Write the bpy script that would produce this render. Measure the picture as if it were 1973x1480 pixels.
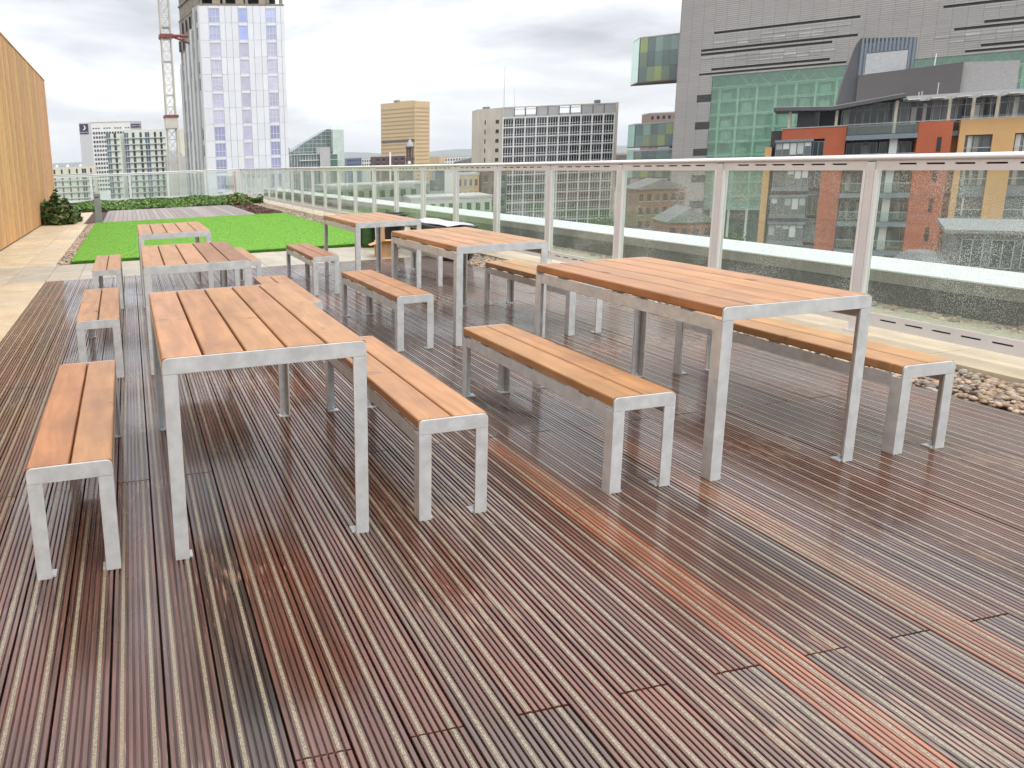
import bpy, bmesh, math, random
import numpy as np
from mathutils import Vector, Matrix
R = math.radians
random.seed(7); rng = np.random.default_rng(11)
S = bpy.context.scene
for o in list(bpy.data.objects): bpy.data.objects.remove(o)

# ------------------------------------------------------------ camera
cd = bpy.data.cameras.new('camera'); cam = bpy.data.objects.new('camera', cd); S.collection.objects.link(cam)
cd.sensor_fit = 'HORIZONTAL'; cd.sensor_width = 36.0; cd.lens = 24.58
cd.shift_x = 0.2318; cd.shift_y = -0.0841; cd.clip_start = 0.05; cd.clip_end = 40000
_r = Vector((0.9786929, -0.20168674, -0.03850547)); _u = Vector((0.07467186, 0.17491563, 0.98174775)); _f = Vector((0.1912703, 0.96370482, -0.18624901))
cam.matrix_world = Matrix(((_r.x, _u.x, -_f.x, 0), (_r.y, _u.y, -_f.y, 0), (_r.z, _u.z, -_f.z, 1.3652), (0, 0, 0, 1)))
S.camera = cam

# ------------------------------------------------------------ overcast sky
SUN_EL, SUN_AZ = 48, 150      # elevation; compass angle from +Y towards +X
W = bpy.data.worlds.new('World'); S.world = W; W.use_nodes = True
nt = W.node_tree; nt.nodes.clear(); N = nt.nodes.new; L = nt.links.new
out = N('ShaderNodeOutputWorld'); bg = N('ShaderNodeBackground'); bg.inputs['Strength'].default_value = 1.0
sky = N('ShaderNodeTexSky'); sky.sky_type = 'NISHITA'; sky.sun_disc = False
sky.sun_elevation = R(SUN_EL); sky.sun_rotation = R(SUN_AZ)
skys = N('ShaderNodeMix'); skys.data_type = 'RGBA'; skys.blend_type = 'MULTIPLY'; skys.inputs[0].default_value = 1
L(sky.outputs[0], skys.inputs[6]); skys.inputs[7].default_value = (0.10, 0.10, 0.10, 1)
tc = N('ShaderNodeTexCoord'); sep = N('ShaderNodeSeparateXYZ'); L(tc.outputs['Generated'], sep.inputs[0])
def mth(op, a, b=None, nt_=None):
    n = (nt_ or nt).nodes.new('ShaderNodeMath'); n.operation = op
    for i, x in enumerate((a, b)):
        if x is None: continue
        if isinstance(x, (int, float)): n.inputs[i].default_value = x
        else: (nt_ or nt).links.new(x, n.inputs[i])
    return n.outputs[0]
zz = mth('ADD', mth('MAXIMUM', sep.outputs[2], 0.0), 0.16)
cb = N('ShaderNodeCombineXYZ'); L(mth('DIVIDE', sep.outputs[0], zz), cb.inputs[0]); L(mth('DIVIDE', sep.outputs[1], zz), cb.inputs[1])
cb.inputs[2].default_value = 3.7
n1 = N('ShaderNodeTexNoise'); n1.inputs['Scale'].default_value = 0.62; n1.inputs['Detail'].default_value = 8; n1.inputs['Roughness'].default_value = 0.52; n1.inputs['Distortion'].default_value = 0.35
L(cb.outputs[0], n1.inputs['Vector'])
cr = N('ShaderNodeValToRGB'); L(n1.outputs['Fac'], cr.inputs[0]); E_ = cr.color_ramp.elements
E_[0].position = 0.36; E_[0].color = (0.38, 0.39, 0.42, 1); E_[1].position = 0.585; E_[1].color = (1.0, 1.0, 1.0, 1)
e = cr.color_ramp.elements.new(0.47); e.color = (0.64, 0.65, 0.68, 1)
hz_ = N('ShaderNodeMapRange'); L(sep.outputs[2], hz_.inputs[0]); hz_.inputs[1].default_value = 0.0; hz_.inputs[2].default_value = 0.16; hz_.inputs[3].default_value = 0.8; hz_.inputs[4].default_value = 0.0
mh = N('ShaderNodeMix'); mh.data_type = 'RGBA'; L(hz_.outputs[0], mh.inputs[0]); L(cr.outputs[0], mh.inputs[6]); mh.inputs[7].default_value = (0.93, 0.945, 0.96, 1)
mx = N('ShaderNodeMix'); mx.data_type = 'RGBA'; mx.inputs[0].default_value = 0.94
# an overcast sky is about three times as bright overhead as at the horizon
cie = mth('ADD', mth('MULTIPLY', mth('MAXIMUM', sep.outputs[2], 0.0), 2.0), 1.0)
mc = N('ShaderNodeMix'); mc.data_type = 'RGBA'; mc.blend_type = 'MULTIPLY'; mc.inputs[0].default_value = 1; mc.clamp_result = False; L(mh.outputs[2], mc.inputs[6]); L(cie, mc.inputs[7])
L(skys.outputs[2], mx.inputs[6]); L(mc.outputs[2], mx.inputs[7]); L(mx.outputs[2], bg.inputs[0]); L(bg.outputs[0], out.inputs[0])

sl = bpy.data.lights.new('sun', 'SUN'); sl.energy = 1.1; sl.angle = R(25); sl.color = (1.0, 0.96, 0.9)
so = bpy.data.objects.new('sun', sl); S.collection.objects.link(so)
d_ = Vector((math.sin(R(SUN_AZ)) * math.cos(R(SUN_EL)), math.cos(R(SUN_AZ)) * math.cos(R(SUN_EL)), math.sin(R(SUN_EL))))
so.rotation_euler = d_.to_track_quat('Z', 'Y').to_euler(); so.location = (0, 0, 60)
S.view_settings.view_transform = 'Standard'; S.view_settings.look = 'None'; S.view_settings.exposure = 0.20; S.view_settings.gamma = 1
S.render.engine = 'CYCLES'; S.cycles.use_denoising = True; S.cycles.use_adaptive_sampling = True; S.cycles.adaptive_threshold = 0.025; S.cycles.max_bounces = 6; S.cycles.transparent_max_bounces = 24
S.cycles.caustics_reflective = False; S.cycles.caustics_refractive = False; S.cycles.sample_clamp_indirect = 6

# ------------------------------------------------------------ materials
MATS = {}
def mat(name, col, rough=0.6, metal=0.0, var=0.12, scale=4.0, stretch=(1, 1, 1), bump=0.0, bscale=60.0, obj=False, spec=0.5,
        rvar=0.0, rscale=3.0, coords='pos', col2=None, vcol=False, streak=0.0):
    if name in MATS: return MATS[name]
    m = bpy.data.materials.new(name); m.use_nodes = True; t = m.node_tree; b = t.nodes['Principled BSDF']; nn = t.nodes.new; ln = t.links.new
    b.inputs['Roughness'].default_value = rough; b.inputs['Metallic'].default_value = metal; b.inputs['Specular IOR Level'].default_value = spec
    if coords == 'pos': g = nn('ShaderNodeNewGeometry'); vec = g.outputs['Position']
    else: g = nn('ShaderNodeTexCoord'); vec = g.outputs['Object']
    mp = nn('ShaderNodeMapping'); mp.inputs['Scale'].default_value = stretch; ln(vec, mp.inputs[0])
    if obj:   # every piece gets its own stretch of grain
        oi = nn('ShaderNodeObjectInfo'); sc_ = nn('ShaderNodeVectorMath'); sc_.operation = 'ADD'
        mm = nn('ShaderNodeMath'); mm.operation = 'MULTIPLY'; ln(oi.outputs['Random'], mm.inputs[0]); mm.inputs[1].default_value = 37.0
        ln(vec, sc_.inputs[0]); ln(mm.outputs[0], sc_.inputs[1]); ln(sc_.outputs[0], mp.inputs[0])
    n = nn('ShaderNodeTexNoise'); n.inputs['Scale'].default_value = scale; n.inputs['Detail'].default_value = 6; n.inputs['Roughness'].default_value = 0.6
    ln(mp.outputs[0], n.inputs['Vector'])
    c2 = col2 or tuple(min(1, c * (1 + var)) for c in col); c1 = col if col2 else tuple(c * (1 - var) for c in col)
    rp = nn('ShaderNodeValToRGB'); rp.color_ramp.elements[0].position = 0.3; rp.color_ramp.elements[1].position = 0.7
    rp.color_ramp.elements[0].color = (*c1, 1); rp.color_ramp.elements[1].color = (*c2, 1); ln(n.outputs['Fac'], rp.inputs[0]); c = rp.outputs[0]
    def mul(x, y):
        k = nn('ShaderNodeMix'); k.data_type = 'RGBA'; k.blend_type = 'MULTIPLY'; k.inputs[0].default_value = 1; ln(x, k.inputs[6]); ln(y, k.inputs[7]); return k.outputs[2]
    if obj: c = mul(c, oi.outputs['Color'])
    if vcol:
        a = nn('ShaderNodeVertexColor'); a.layer_name = 'Col'; c = mul(c, a.outputs['Color'])
    ln(c, b.inputs['Base Color'])
    if rvar:
        n2 = nn('ShaderNodeTexNoise'); n2.inputs['Scale'].default_value = rscale; n2.inputs['Detail'].default_value = 3; ln(vec, n2.inputs['Vector'])
        mr = nn('ShaderNodeMapRange'); ln(n2.outputs['Fac'], mr.inputs[0]); mr.inputs[1].default_value = 0.35; mr.inputs[2].default_value = 0.65
        mr.inputs[3].default_value = max(0.03, rough - rvar); mr.inputs[4].default_value = min(1, rough + rvar); ln(mr.outputs[0], b.inputs['Roughness'])
    if bump:
        n3 = nn('ShaderNodeTexNoise'); n3.inputs['Scale'].default_value = bscale; n3.inputs['Detail'].default_value = 3; ln(mp.outputs[0], n3.inputs['Vector'])
        bp = nn('ShaderNodeBump'); bp.inputs['Strength'].default_value = bump; bp.inputs['Distance'].default_value = 0.01; ln(n3.outputs['Fac'], bp.inputs['Height']); ln(bp.outputs[0], b.inputs['Normal'])
    MATS[name] = m; m['_vec'] = 1
    return m

def wood_mat(name, col, dark, obj_axis_stretch, rough=0.5, knots=0.5, rvar=0.1, grain=0.66, kmap=(1, .5, 0)):
    """sawn timber: fine grain along the piece, broad colour drift, scattered knots and checks"""
    m = bpy.data.materials.new(name); m.use_nodes = True; t = m.node_tree; b = t.nodes['Principled BSDF']; nn = t.nodes.new; ln = t.links.new
    g = nn('ShaderNodeTexCoord'); oi = nn('ShaderNodeObjectInfo')
    mm = nn('ShaderNodeMath'); mm.operation = 'MULTIPLY'; ln(oi.outputs['Random'], mm.inputs[0]); mm.inputs[1].default_value = 53.0
    ad = nn('ShaderNodeVectorMath'); ad.operation = 'ADD'; ln(g.outputs['Object'], ad.inputs[0]); ln(mm.outputs[0], ad.inputs[1])
    mp = nn('ShaderNodeMapping'); mp.inputs['Scale'].default_value = obj_axis_stretch; ln(ad.outputs[0], mp.inputs[0])
    n = nn('ShaderNodeTexNoise'); n.inputs['Scale'].default_value = 22; n.inputs['Detail'].default_value = 7; n.inputs['Distortion'].default_value = 0.6; ln(mp.outputs[0], n.inputs['Vector'])
    rp = nn('ShaderNodeValToRGB'); rp.color_ramp.elements[0].position = 0.25; rp.color_ramp.elements[1].position = 0.72
    rp.color_ramp.elements[0].color = (*[c * grain for c in col], 1); rp.color_ramp.elements[1].color = (*[c * 1.06 for c in col], 1); ln(n.outputs['Fac'], rp.inputs[0])
    def mixc(f, x, y, bt='MIX'):
        k = nn('ShaderNodeMix'); k.data_type = 'RGBA'; k.blend_type = bt
        if isinstance(f, float): k.inputs[0].default_value = f
        else: ln(f, k.inputs[0])
        ln(x, k.inputs[6])
        if isinstance(y, tuple): k.inputs[7].default_value = (*y, 1)
        else: ln(y, k.inputs[7])
        return k.outputs[2]
    # broad weathered patches
    n2 = nn('ShaderNodeTexNoise'); n2.inputs['Scale'].default_value = 5.0; n2.inputs['Detail'].default_value = 4; ln(ad.outputs[0], n2.inputs['Vector'])
    r2 = nn('ShaderNodeMapRange'); r2.inputs[1].default_value = 0.46; r2.inputs[2].default_value = 0.74; r2.inputs[4].default_value = 0.6; ln(n2.outputs['Fac'], r2.inputs[0])
    c = mixc(r2.outputs[0], rp.outputs[0], dark)
    # knots
    v = nn('ShaderNodeTexVoronoi'); v.inputs['Scale'].default_value = 4.5; v.inputs['Randomness'].default_value = 1.0
    mp2 = nn('ShaderNodeMapping'); mp2.inputs['Scale'].default_value = kmap; ln(ad.outputs[0], mp2.inputs[0]); ln(mp2.outputs[0], v.inputs['Vector'])
    r3 = nn('ShaderNodeMapRange'); r3.inputs[1].default_value = 0.03; r3.inputs[2].default_value = 0.11; r3.inputs[3].default_value = knots; r3.inputs[4].default_value = 0.0; ln(v.outputs['Distance'], r3.inputs[0])
    c = mixc(r3.outputs[0], c, tuple(x * 0.35 for x in dark))
    wv = nn('ShaderNodeTexNoise'); wv.inputs['Scale'].default_value = 1.0; wv.inputs['Detail'].default_value = 5; wv.inputs['Distortion'].default_value = 0.5; mp6 = nn('ShaderNodeMapping'); mp6.inputs['Scale'].default_value = tuple(2.2 if s_ >= 0.9 else 7.0 for s_ in obj_axis_stretch); ln(ad.outputs[0], mp6.inputs[0]); ln(mp6.outputs[0], wv.inputs['Vector'])
    wg = nn('ShaderNodeTexNoise'); wg.inputs['Scale'].default_value = 6.5; ln(ad.outputs[0], wg.inputs['Vector']); wq = nn('ShaderNodeMapRange'); wq.inputs[1].default_value = 0.55; wq.inputs[2].default_value = 0.66; ln(wg.outputs['Fac'], wq.inputs[0])
    a1 = nn('ShaderNodeMath'); a1.operation = 'SUBTRACT'; ln(wv.outputs['Fac'], a1.inputs[0]); a1.inputs[1].default_value = 0.5
    a2 = nn('ShaderNodeMath'); a2.operation = 'ABSOLUTE'; ln(a1.outputs[0], a2.inputs[0])
    r5 = nn('ShaderNodeMapRange'); r5.inputs[1].default_value = 0.0; r5.inputs[2].default_value = 0.012; r5.inputs[3].default_value = 0.7; r5.inputs[4].default_value = 0.0; ln(a2.outputs[0], r5.inputs[0])
    g5 = nn('ShaderNodeMath'); g5.operation = 'MULTIPLY'; ln(r5.outputs[0], g5.inputs[0]); ln(wq.outputs[0], g5.inputs[1])
    c = mixc(g5.outputs[0], c, tuple(x * 0.4 for x in dark))
    c = mixc(1.0, c, oi.outputs['Color'], 'MULTIPLY'); ln(c, b.inputs['Base Color'])
    r4 = nn('ShaderNodeMapRange'); r4.inputs[3].default_value = rough + rvar; r4.inputs[4].default_value = rough - rvar; ln(n2.outputs['Fac'], r4.inputs[0]); ln(r4.outputs[0], b.inputs['Roughness'])
    bp = nn('ShaderNodeBump'); bp.inputs['Strength'].default_value = 0.25; bp.inputs['Distance'].default_value = 0.004; ln(n.outputs['Fac'], bp.inputs['Height']); ln(bp.outputs[0], b.inputs['Normal'])
    MATS[name] = m; return m

def wet_coat(t, b, fac):
    """a film of rain water lying on the boards, thicker in some places"""
    c = t.nodes.new('ShaderNodeMapRange'); c.inputs[1].default_value = 0.66; c.inputs[2].default_value = 0.34; c.inputs[3].default_value = 0.7; c.inputs[4].default_value = 1.0; t.links.new(fac, c.inputs[0]); t.links.new(c.outputs[0], b.inputs['Coat Weight'])
    r = t.nodes.new('ShaderNodeMapRange'); r.inputs[1].default_value = 0.35; r.inputs[2].default_value = 0.68; r.inputs[3].default_value = 0.05; r.inputs[4].default_value = 0.16; t.links.new(fac, r.inputs[0]); t.links.new(r.outputs[0], b.inputs['Coat Roughness']); b.inputs['Coat IOR'].default_value = 1.5
def deck_mat():
    m = bpy.data.materials.new('wet_deck_timber'); m.use_nodes = True; t = m.node_tree; b = t.nodes['Principled BSDF']; nn = t.nodes.new; ln = t.links.new
    g = nn('ShaderNodeNewGeometry'); oi = nn('ShaderNodeObjectInfo')
    mp = nn('ShaderNodeMapping'); mp.inputs['Scale'].default_value = (70, 1.6, 1); ln(g.outputs['Position'], mp.inputs[0])
    n = nn('ShaderNodeTexNoise'); n.inputs['Scale'].default_value = 1.6; n.inputs['Detail'].default_value = 7; ln(mp.outputs[0], n.inputs['Vector'])
    rp = nn('ShaderNodeValToRGB'); rp.color_ramp.elements[0].position = 0.28; rp.color_ramp.elements[1].position = 0.75
    rp.color_ramp.elements[0].color = (0.42, 0.42, 0.42, 1); rp.color_ramp.elements[1].color = (1.45, 1.4, 1.38, 1); ln(n.outputs['Fac'], rp.inputs[0])
    k = nn('ShaderNodeMix'); k.data_type = 'RGBA'; k.blend_type = 'MULTIPLY'; k.inputs[0].default_value = 1; ln(rp.outputs[0], k.inputs[6])
    # the odd-coloured boards keep their colour only in stretches
    mp4 = nn('ShaderNodeMapping'); mp4.inputs['Scale'].default_value = (9, 1.5, 1); ln(g.outputs['Position'], mp4.inputs[0]); bn = nn('ShaderNodeTexNoise'); bn.inputs['Scale'].default_value = 1.0; bn.inputs['Detail'].default_value = 4; ln(mp4.outputs[0], bn.inputs['Vector'])
    br_ = nn('ShaderNodeMapRange'); br_.inputs[1].default_value = 0.42; br_.inputs[2].default_value = 0.66; br_.inputs[3].default_value = 0.0; br_.inputs[4].default_value = 0.55; ln(bn.outputs['Fac'], br_.inputs[0])
    kb = nn('ShaderNodeMix'); kb.data_type = 'RGBA'; ln(br_.outputs[0], kb.inputs[0]); ln(oi.outputs['Color'], kb.inputs[6]); kb.inputs[7].default_value = (0.134, 0.071, 0.055, 1); ln(kb.outputs[2], k.inputs[7])
    # weathering that runs on from board to board: greyer here, redder there
    wz = nn('ShaderNodeTexNoise'); wz.inputs['Scale'].default_value = 0.9; wz.inputs['Detail'].default_value = 5; wz.inputs['Roughness'].default_value = 0.65; ln(g.outputs['Position'], wz.inputs['Vector'])
    wp = nn('ShaderNodeValToRGB'); wp.color_ramp.elements[0].position = 0.36; wp.color_ramp.elements[1].position = 0.64; wp.color_ramp.elements[0].color = (1.25, 0.92, 0.80, 1); wp.color_ramp.elements[1].color = (0.80, 0.92, 0.98, 1); ln(wz.outputs['Fac'], wp.inputs[0])
    kw = nn('ShaderNodeMix'); kw.data_type = 'RGBA'; kw.blend_type = 'MULTIPLY'; kw.inputs[0].default_value = 1; ln(k.outputs[2], kw.inputs[6]); ln(wp.outputs[0], kw.inputs[7]); k = kw
    # worn flecks where the stain has gone
    mp2 = nn('ShaderNodeMapping'); mp2.inputs['Scale'].default_value = (120, 9, 1); ln(g.outputs['Position'], mp2.inputs[0])
    f = nn('ShaderNodeTexNoise'); f.inputs['Scale'].default_value = 1.0; f.inputs['Detail'].default_value = 2; ln(mp2.outputs[0], f.inputs['Vector'])
    f2 = nn('ShaderNodeTexNoise'); f2.inputs['Scale'].default_value = 1.3; ln(g.outputs['Position'], f2.inputs['Vector'])
    s = nn('ShaderNodeMath'); s.operation = 'ADD'; ln(f.outputs['Fac'], s.inputs[0]); ln(f2.outputs['Fac'], s.inputs[1])
    mr = nn('ShaderNodeMapRange'); mr.inputs[1].default_value = 1.16; mr.inputs[2].default_value = 1.25; mr.inputs[4].default_value = 0.7; ln(s.outputs[0], mr.inputs[0])
    k2 = nn('ShaderNodeMix'); k2.data_type = 'RGBA'; ln(mr.outputs[0], k2.inputs[0]); ln(k.outputs[2], k2.inputs[6]); k2.inputs[7].default_value = (0.34, 0.22, 0.15, 1)
    ln(k2.outputs[2], b.inputs['Base Color'])
    w = nn('ShaderNodeTexNoise'); w.inputs['Scale'].default_value = 1.1; w.inputs['Detail'].default_value = 4; ln(g.outputs['Position'], w.inputs['Vector'])
    wr = nn('ShaderNodeMapRange'); wr.inputs[1].default_value = 0.38; wr.inputs[2].default_value = 0.62; wr.inputs[3].default_value = 0.2; wr.inputs[4].default_value = 0.42; ln(w.outputs['Fac'], wr.inputs[0]); ln(wr.outputs[0], b.inputs['Roughness'])
    wet_coat(t, b, w.outputs['Fac'])
    b.inputs['Specular IOR Level'].default_value = 0.42
    bp = nn('ShaderNodeBump'); bp.inputs['Strength'].default_value = 0.35; bp.inputs['Distance'].default_value = 0.002; ln(n.outputs['Fac'], bp.inputs['Height']); ln(bp.outputs[0], b.inputs['Normal'])
    return m

def glass_mat(name, tint, drops=0.0, body=0.0, bodycol=(0.5, 0.6, 0.55), rough=0.02, dscale=120.0):
    """clear sheet glass: tinted see-through plus a Fresnel mirror; rain beads stand on it as small bright lenses"""
    m = bpy.data.materials.new(name); m.use_nodes = True; t = m.node_tree; t.nodes.clear(); nn = t.nodes.new; ln = t.links.new
    o = nn('ShaderNodeOutputMaterial'); tr = nn('ShaderNodeBsdfTransparent'); tr.inputs[0].default_value = (*tint, 1)
    gl = nn('ShaderNodeBsdfGlossy'); gl.inputs['Roughness'].default_value = rough; gl.inputs[0].default_value = (1, 1, 1, 1)
    ge = nn('ShaderNodeNewGeometry'); dp = nn('ShaderNodeVectorMath'); dp.operation = 'DOT_PRODUCT'; ln(ge.outputs['Incoming'], dp.inputs[0]); ln(ge.outputs['Normal'], dp.inputs[1])
    ab = mth('ABSOLUTE', dp.outputs['Value'], None, t); om = mth('SUBTRACT', 1.0, ab, t); fr_ = mth('ADD', mth('MULTIPLY', mth('POWER', om, 5.0, t), 0.95, t), 0.04, t)
    m1 = nn('ShaderNodeMixShader'); ln(fr_, m1.inputs[0]); ln(tr.outputs[0], m1.inputs[1]); ln(gl.outputs[0], m1.inputs[2]); sh = m1.outputs[0]
    if body:
        df = nn('ShaderNodeBsdfDiffuse'); df.inputs[0].default_value = (*bodycol, 1)
        m2 = nn('ShaderNodeMixShader'); m2.inputs[0].default_value = body; ln(sh, m2.inputs[1]); ln(df.outputs[0], m2.inputs[2]); sh = m2.outputs[0]
    if drops:
        g = nn('ShaderNodeNewGeometry'); v = nn('ShaderNodeTexVoronoi'); v.inputs['Scale'].default_value = dscale
        nz = nn('ShaderNodeTexNoise'); nz.inputs['Scale'].default_value = 2.2; nz.inputs['Detail'].default_value = 4; ln(g.outputs['Position'], nz.inputs['Vector']); ln(g.outputs['Position'], v.inputs['Vector'])
        th = nn('ShaderNodeMapRange'); th.inputs[1].default_value = 0.3; th.inputs[2].default_value = 0.7; th.inputs[3].default_value = 0.10; th.inputs[4].default_value = 0.36; ln(nz.outputs['Fac'], th.inputs[0])
        lt = nn('ShaderNodeMath'); lt.operation = 'LESS_THAN'; ln(v.outputs['Distance'], lt.inputs[0]); ln(th.outputs[0], lt.inputs[1])
        tl = nn('ShaderNodeBsdfTranslucent'); tl.inputs[0].default_value = (0.9, 0.93, 0.92, 1); df = nn('ShaderNodeBsdfDiffuse'); df.inputs[0].default_value = (0.85, 0.88, 0.87, 1)
        md = nn('ShaderNodeMixShader'); ln(tl.outputs[0], md.inputs[1]); ln(df.outputs[0], md.inputs[2])
        fm = nn('ShaderNodeMath'); fm.operation = 'MULTIPLY'; ln(lt.outputs[0], fm.inputs[0]); fm.inputs[1].default_value = drops
        m3 = nn('ShaderNodeMixShader'); ln(fm.outputs[0], m3.inputs[0]); ln(sh, m3.inputs[1]); ln(md.outputs[0], m3.inputs[2]); sh = m3.outputs[0]
    ln(sh, o.inputs[0]); MATS[name] = m; return m

DECK = deck_mat()
GRIT = mat('grit_strip', (0.12, 0.095, 0.065), 0.7, col2=(0.46, 0.40, 0.29), scale=260, bump=0.6, bscale=420, rvar=0.15, spec=.1)
_g = GRIT.node_tree; _w = _g.nodes.new('ShaderNodeTexNoise'); _w.inputs['Scale'].default_value = 1.1; _w.inputs['Detail'].default_value = 4; _p = _g.nodes.new('ShaderNodeNewGeometry'); _g.links.new(_p.outputs['Position'], _w.inputs['Vector']); wet_coat(_g, _g.nodes['Principled BSDF'], _w.outputs['Fac'])
WOOD = wood_mat('table_timber', (0.485, 0.25, 0.115), (0.255, 0.122, 0.056), (1, 0.12, 1), rough=0.42, knots=0.75)
WALLWOOD = wood_mat('cladding_timber', (0.60, 0.345, 0.15), (0.42, 0.225, 0.09), (1, 1, 0.06), rough=0.65, knots=0.85, rvar=0.05, grain=0.84, kmap=(0, .8, .4))
GALV = mat('galvanised_steel', (0.57, 0.60, 0.61), 0.42, 0.25, var=0.15, scale=16, rvar=0.12, rscale=14, bump=0.05, bscale=90)
RAIL = mat('painted_rail', (0.64, 0.63, 0.63), 0.35, 0.0, var=0.05, scale=3, rvar=0.08)
CLAMP = mat('clear_clamp', (0.74, 0.75, 0.74), 0.3, 0, var=0.04)
GLASS = glass_mat('wet_glass', (0.93, 0.965, 0.945), drops=0.45, body=0.075, bodycol=(0.62, 0.72, 0.66))
PAVE = mat('beige_paving', (0.52, 0.43, 0.30), 0.5, var=0.14, scale=3.5, obj=True, rvar=0.15, bump=0.12, bscale=120)
PEB = mat('pebble_stone', (1, 1, 1), 0.4, var=0.18, scale=40, vcol=True)
TURF = mat('artificial_turf', (0.155, 0.35, 0.045), 0.75, var=0.12, scale=14, spec=0.2)
BLADE = mat('turf_blade', (0.165, 0.37, 0.045), 0.7, var=0.07, scale=3, spec=0.2)
SOIL = mat('bark_soil', (0.075, 0.04, 0.03), 0.9, var=0.5, scale=30, bump=1.0, bscale=60)
COPE = mat('white_coping', (0.66, 0.68, 0.67), 0.35, var=0.05, scale=5)
FASC = mat('grey_fascia', (0.19, 0.185, 0.165), 0.45, var=0.12, scale=3)
FELT = mat('dark_felt', (0.045, 0.045, 0.045), 0.6, var=0.35, scale=25)
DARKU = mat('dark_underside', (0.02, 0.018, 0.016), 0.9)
LEAF = mat('leaf_green', (1, 1, 1), 0.5, var=0.2, scale=6, vcol=True, spec=0.4)
BARK = mat('stem_bark', (0.12, 0.08, 0.05), 0.9, var=0.3, scale=20)
BLACKP = mat('black_plastic', (0.012, 0.013, 0.017), 0.32, var=0.2)
CARD = mat('cardboard', (0.46, 0.27, 0.13), 0.8, var=0.12, scale=6)
SILV = mat('silver_sheet', (0.50, 0.50, 0.53), 0.35, 0.3, var=0.2, scale=18)
BOLG = mat('bollard_grey', (0.21, 0.22, 0.24), 0.45, var=0.06)

# ------------------------------------------------------------ mesh helpers
COL = S.collection.objects
class MB:
    def __init__(s): s.v = []; s.f = []; s.m = []
    def quad(s, *p, mi=0):
        k = len(s.v); s.v += [tuple(q) for q in p]; s.f.append(tuple(range(k, k + len(p)))); s.m.append(mi)
    def box(s, x0, x1, y0, y1, z0, z1, mi=0):
        k = len(s.v); s.v += [(x, y, z) for z in (z0, z1) for y in (y0, y1) for x in (x0, x1)]
        s.f += [tuple(k + i for i in q) for q in ((0, 2, 3, 1), (4, 5, 7, 6), (0, 1, 5, 4), (2, 6, 7, 3), (0, 4, 6, 2), (1, 3, 7, 5))]; s.m += [mi] * 6
        return s
    def prism(s, poly, a, b, axis='z', mi=0):
        """poly: ccw 2d points; extruded from a to b along axis"""
        n = len(poly); k = len(s.v)
        P = {'z': lambda p, t: (p[0], p[1], t), 'y': lambda p, t: (p[0], t, p[1]), 'x': lambda p, t: (t, p[0], p[1])}[axis]
        s.v += [P(p, a) for p in poly] + [P(p, b) for p in poly]
        for i in range(n):
            j = (i + 1) % n; s.f.append((k + i, k + j, k + n + j, k + n + i)); s.m.append(mi)
        s.f.append(tuple(k + i for i in reversed(range(n)))); s.f.append(tuple(k + n + i for i in range(n))); s.m += [mi] * 2
        return s
    def tube(s, p, q, r, n=6, r2=None, mi=0):
        p, q = Vector(p), Vector(q); d = (q - p).normalized(); a = d.orthogonal().normalized(); b = d.cross(a); k = len(s.v); r2 = r if r2 is None else r2
        for c, rr in ((p, r), (q, r2)):
            for i in range(n):
                t = 2 * math.pi * i / n; s.v.append(tuple(c + (a * math.cos(t) + b * math.sin(t)) * rr))
        for i in range(n):
            j = (i + 1) % n; s.f.append((k + i, k + j, k + n + j, k + n + i)); s.m.append(mi)
        s.f.append(tuple(k + i for i in reversed(range(n)))); s.f.append(tuple(k + n + i for i in range(n))); s.m += [mi] * 2
        return s
    def lathe(s, prof, n=24, c=(0, 0), mi=0):
        k = len(s.v)
        for r, z in prof:
            for i in range(n):
                t = 2 * math.pi * i / n; s.v.append((c[0] + r * math.cos(t), c[1] + r * math.sin(t), z))
        for j in range(len(prof) - 1):
            for i in range(n):
                i2 = (i + 1) % n; s.f.append((k + j * n + i, k + j * n + i2, k + (j + 1) * n + i2, k + (j + 1) * n + i)); s.m.append(mi)
        s.f.append(tuple(k + i for i in reversed(range(n)))); s.f.append(tuple(k + (len(prof) - 1) * n + i for i in range(n))); s.m += [mi] * 2
        return s
    def mesh(s, name, mats, bevel=0, smooth=False):
        me = bpy.data.meshes.new(name); me.from_pydata(s.v, [], s.f)
        for m in (mats if isinstance(mats, (list, tuple)) else [mats]): me.materials.append(m)
        me.polygons.foreach_set('material_index', s.m)
        b = bmesh.new(); b.from_mesh(me); bmesh.ops.recalc_face_normals(b, faces=b.faces)
        if bevel: bmesh.ops.bevel(b, geom=[e for e in b.edges if e.is_manifold and e.calc_face_angle(0) > 0.5], offset=bevel, segments=2, affect='EDGES', profile=0.6, clamp_overlap=True)
        b.to_mesh(me); b.free()
        if smooth: me.polygons.foreach_set('use_smooth', [True] * len(me.polygons))
        me.update(); return me
    def build(s, name, mats, parent=None, loc=(0, 0, 0), **k): return put(name, s.mesh(name, mats, **k), parent, loc)
def put(name, me, parent=None, loc=(0, 0, 0), rz=0.0, color=None, scale=None):
    o = bpy.data.objects.new(name, me); COL.link(o); o.parent = parent; o.location = loc; o.rotation_euler[2] = rz
    if color: o.color = (*color, 1)
    if scale: o.scale = scale
    return o
def tag(o, label, cat, group=None):
    o['label'] = label; o['category'] = cat
    if group: o['group'] = group
    return o
def empty(name, loc, rz=0.0):
    o = put(name, None, None, loc, rz); o.empty_display_size = 0.2; return o
def struct(o, kind='structure'): o['kind'] = kind; return o
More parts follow.
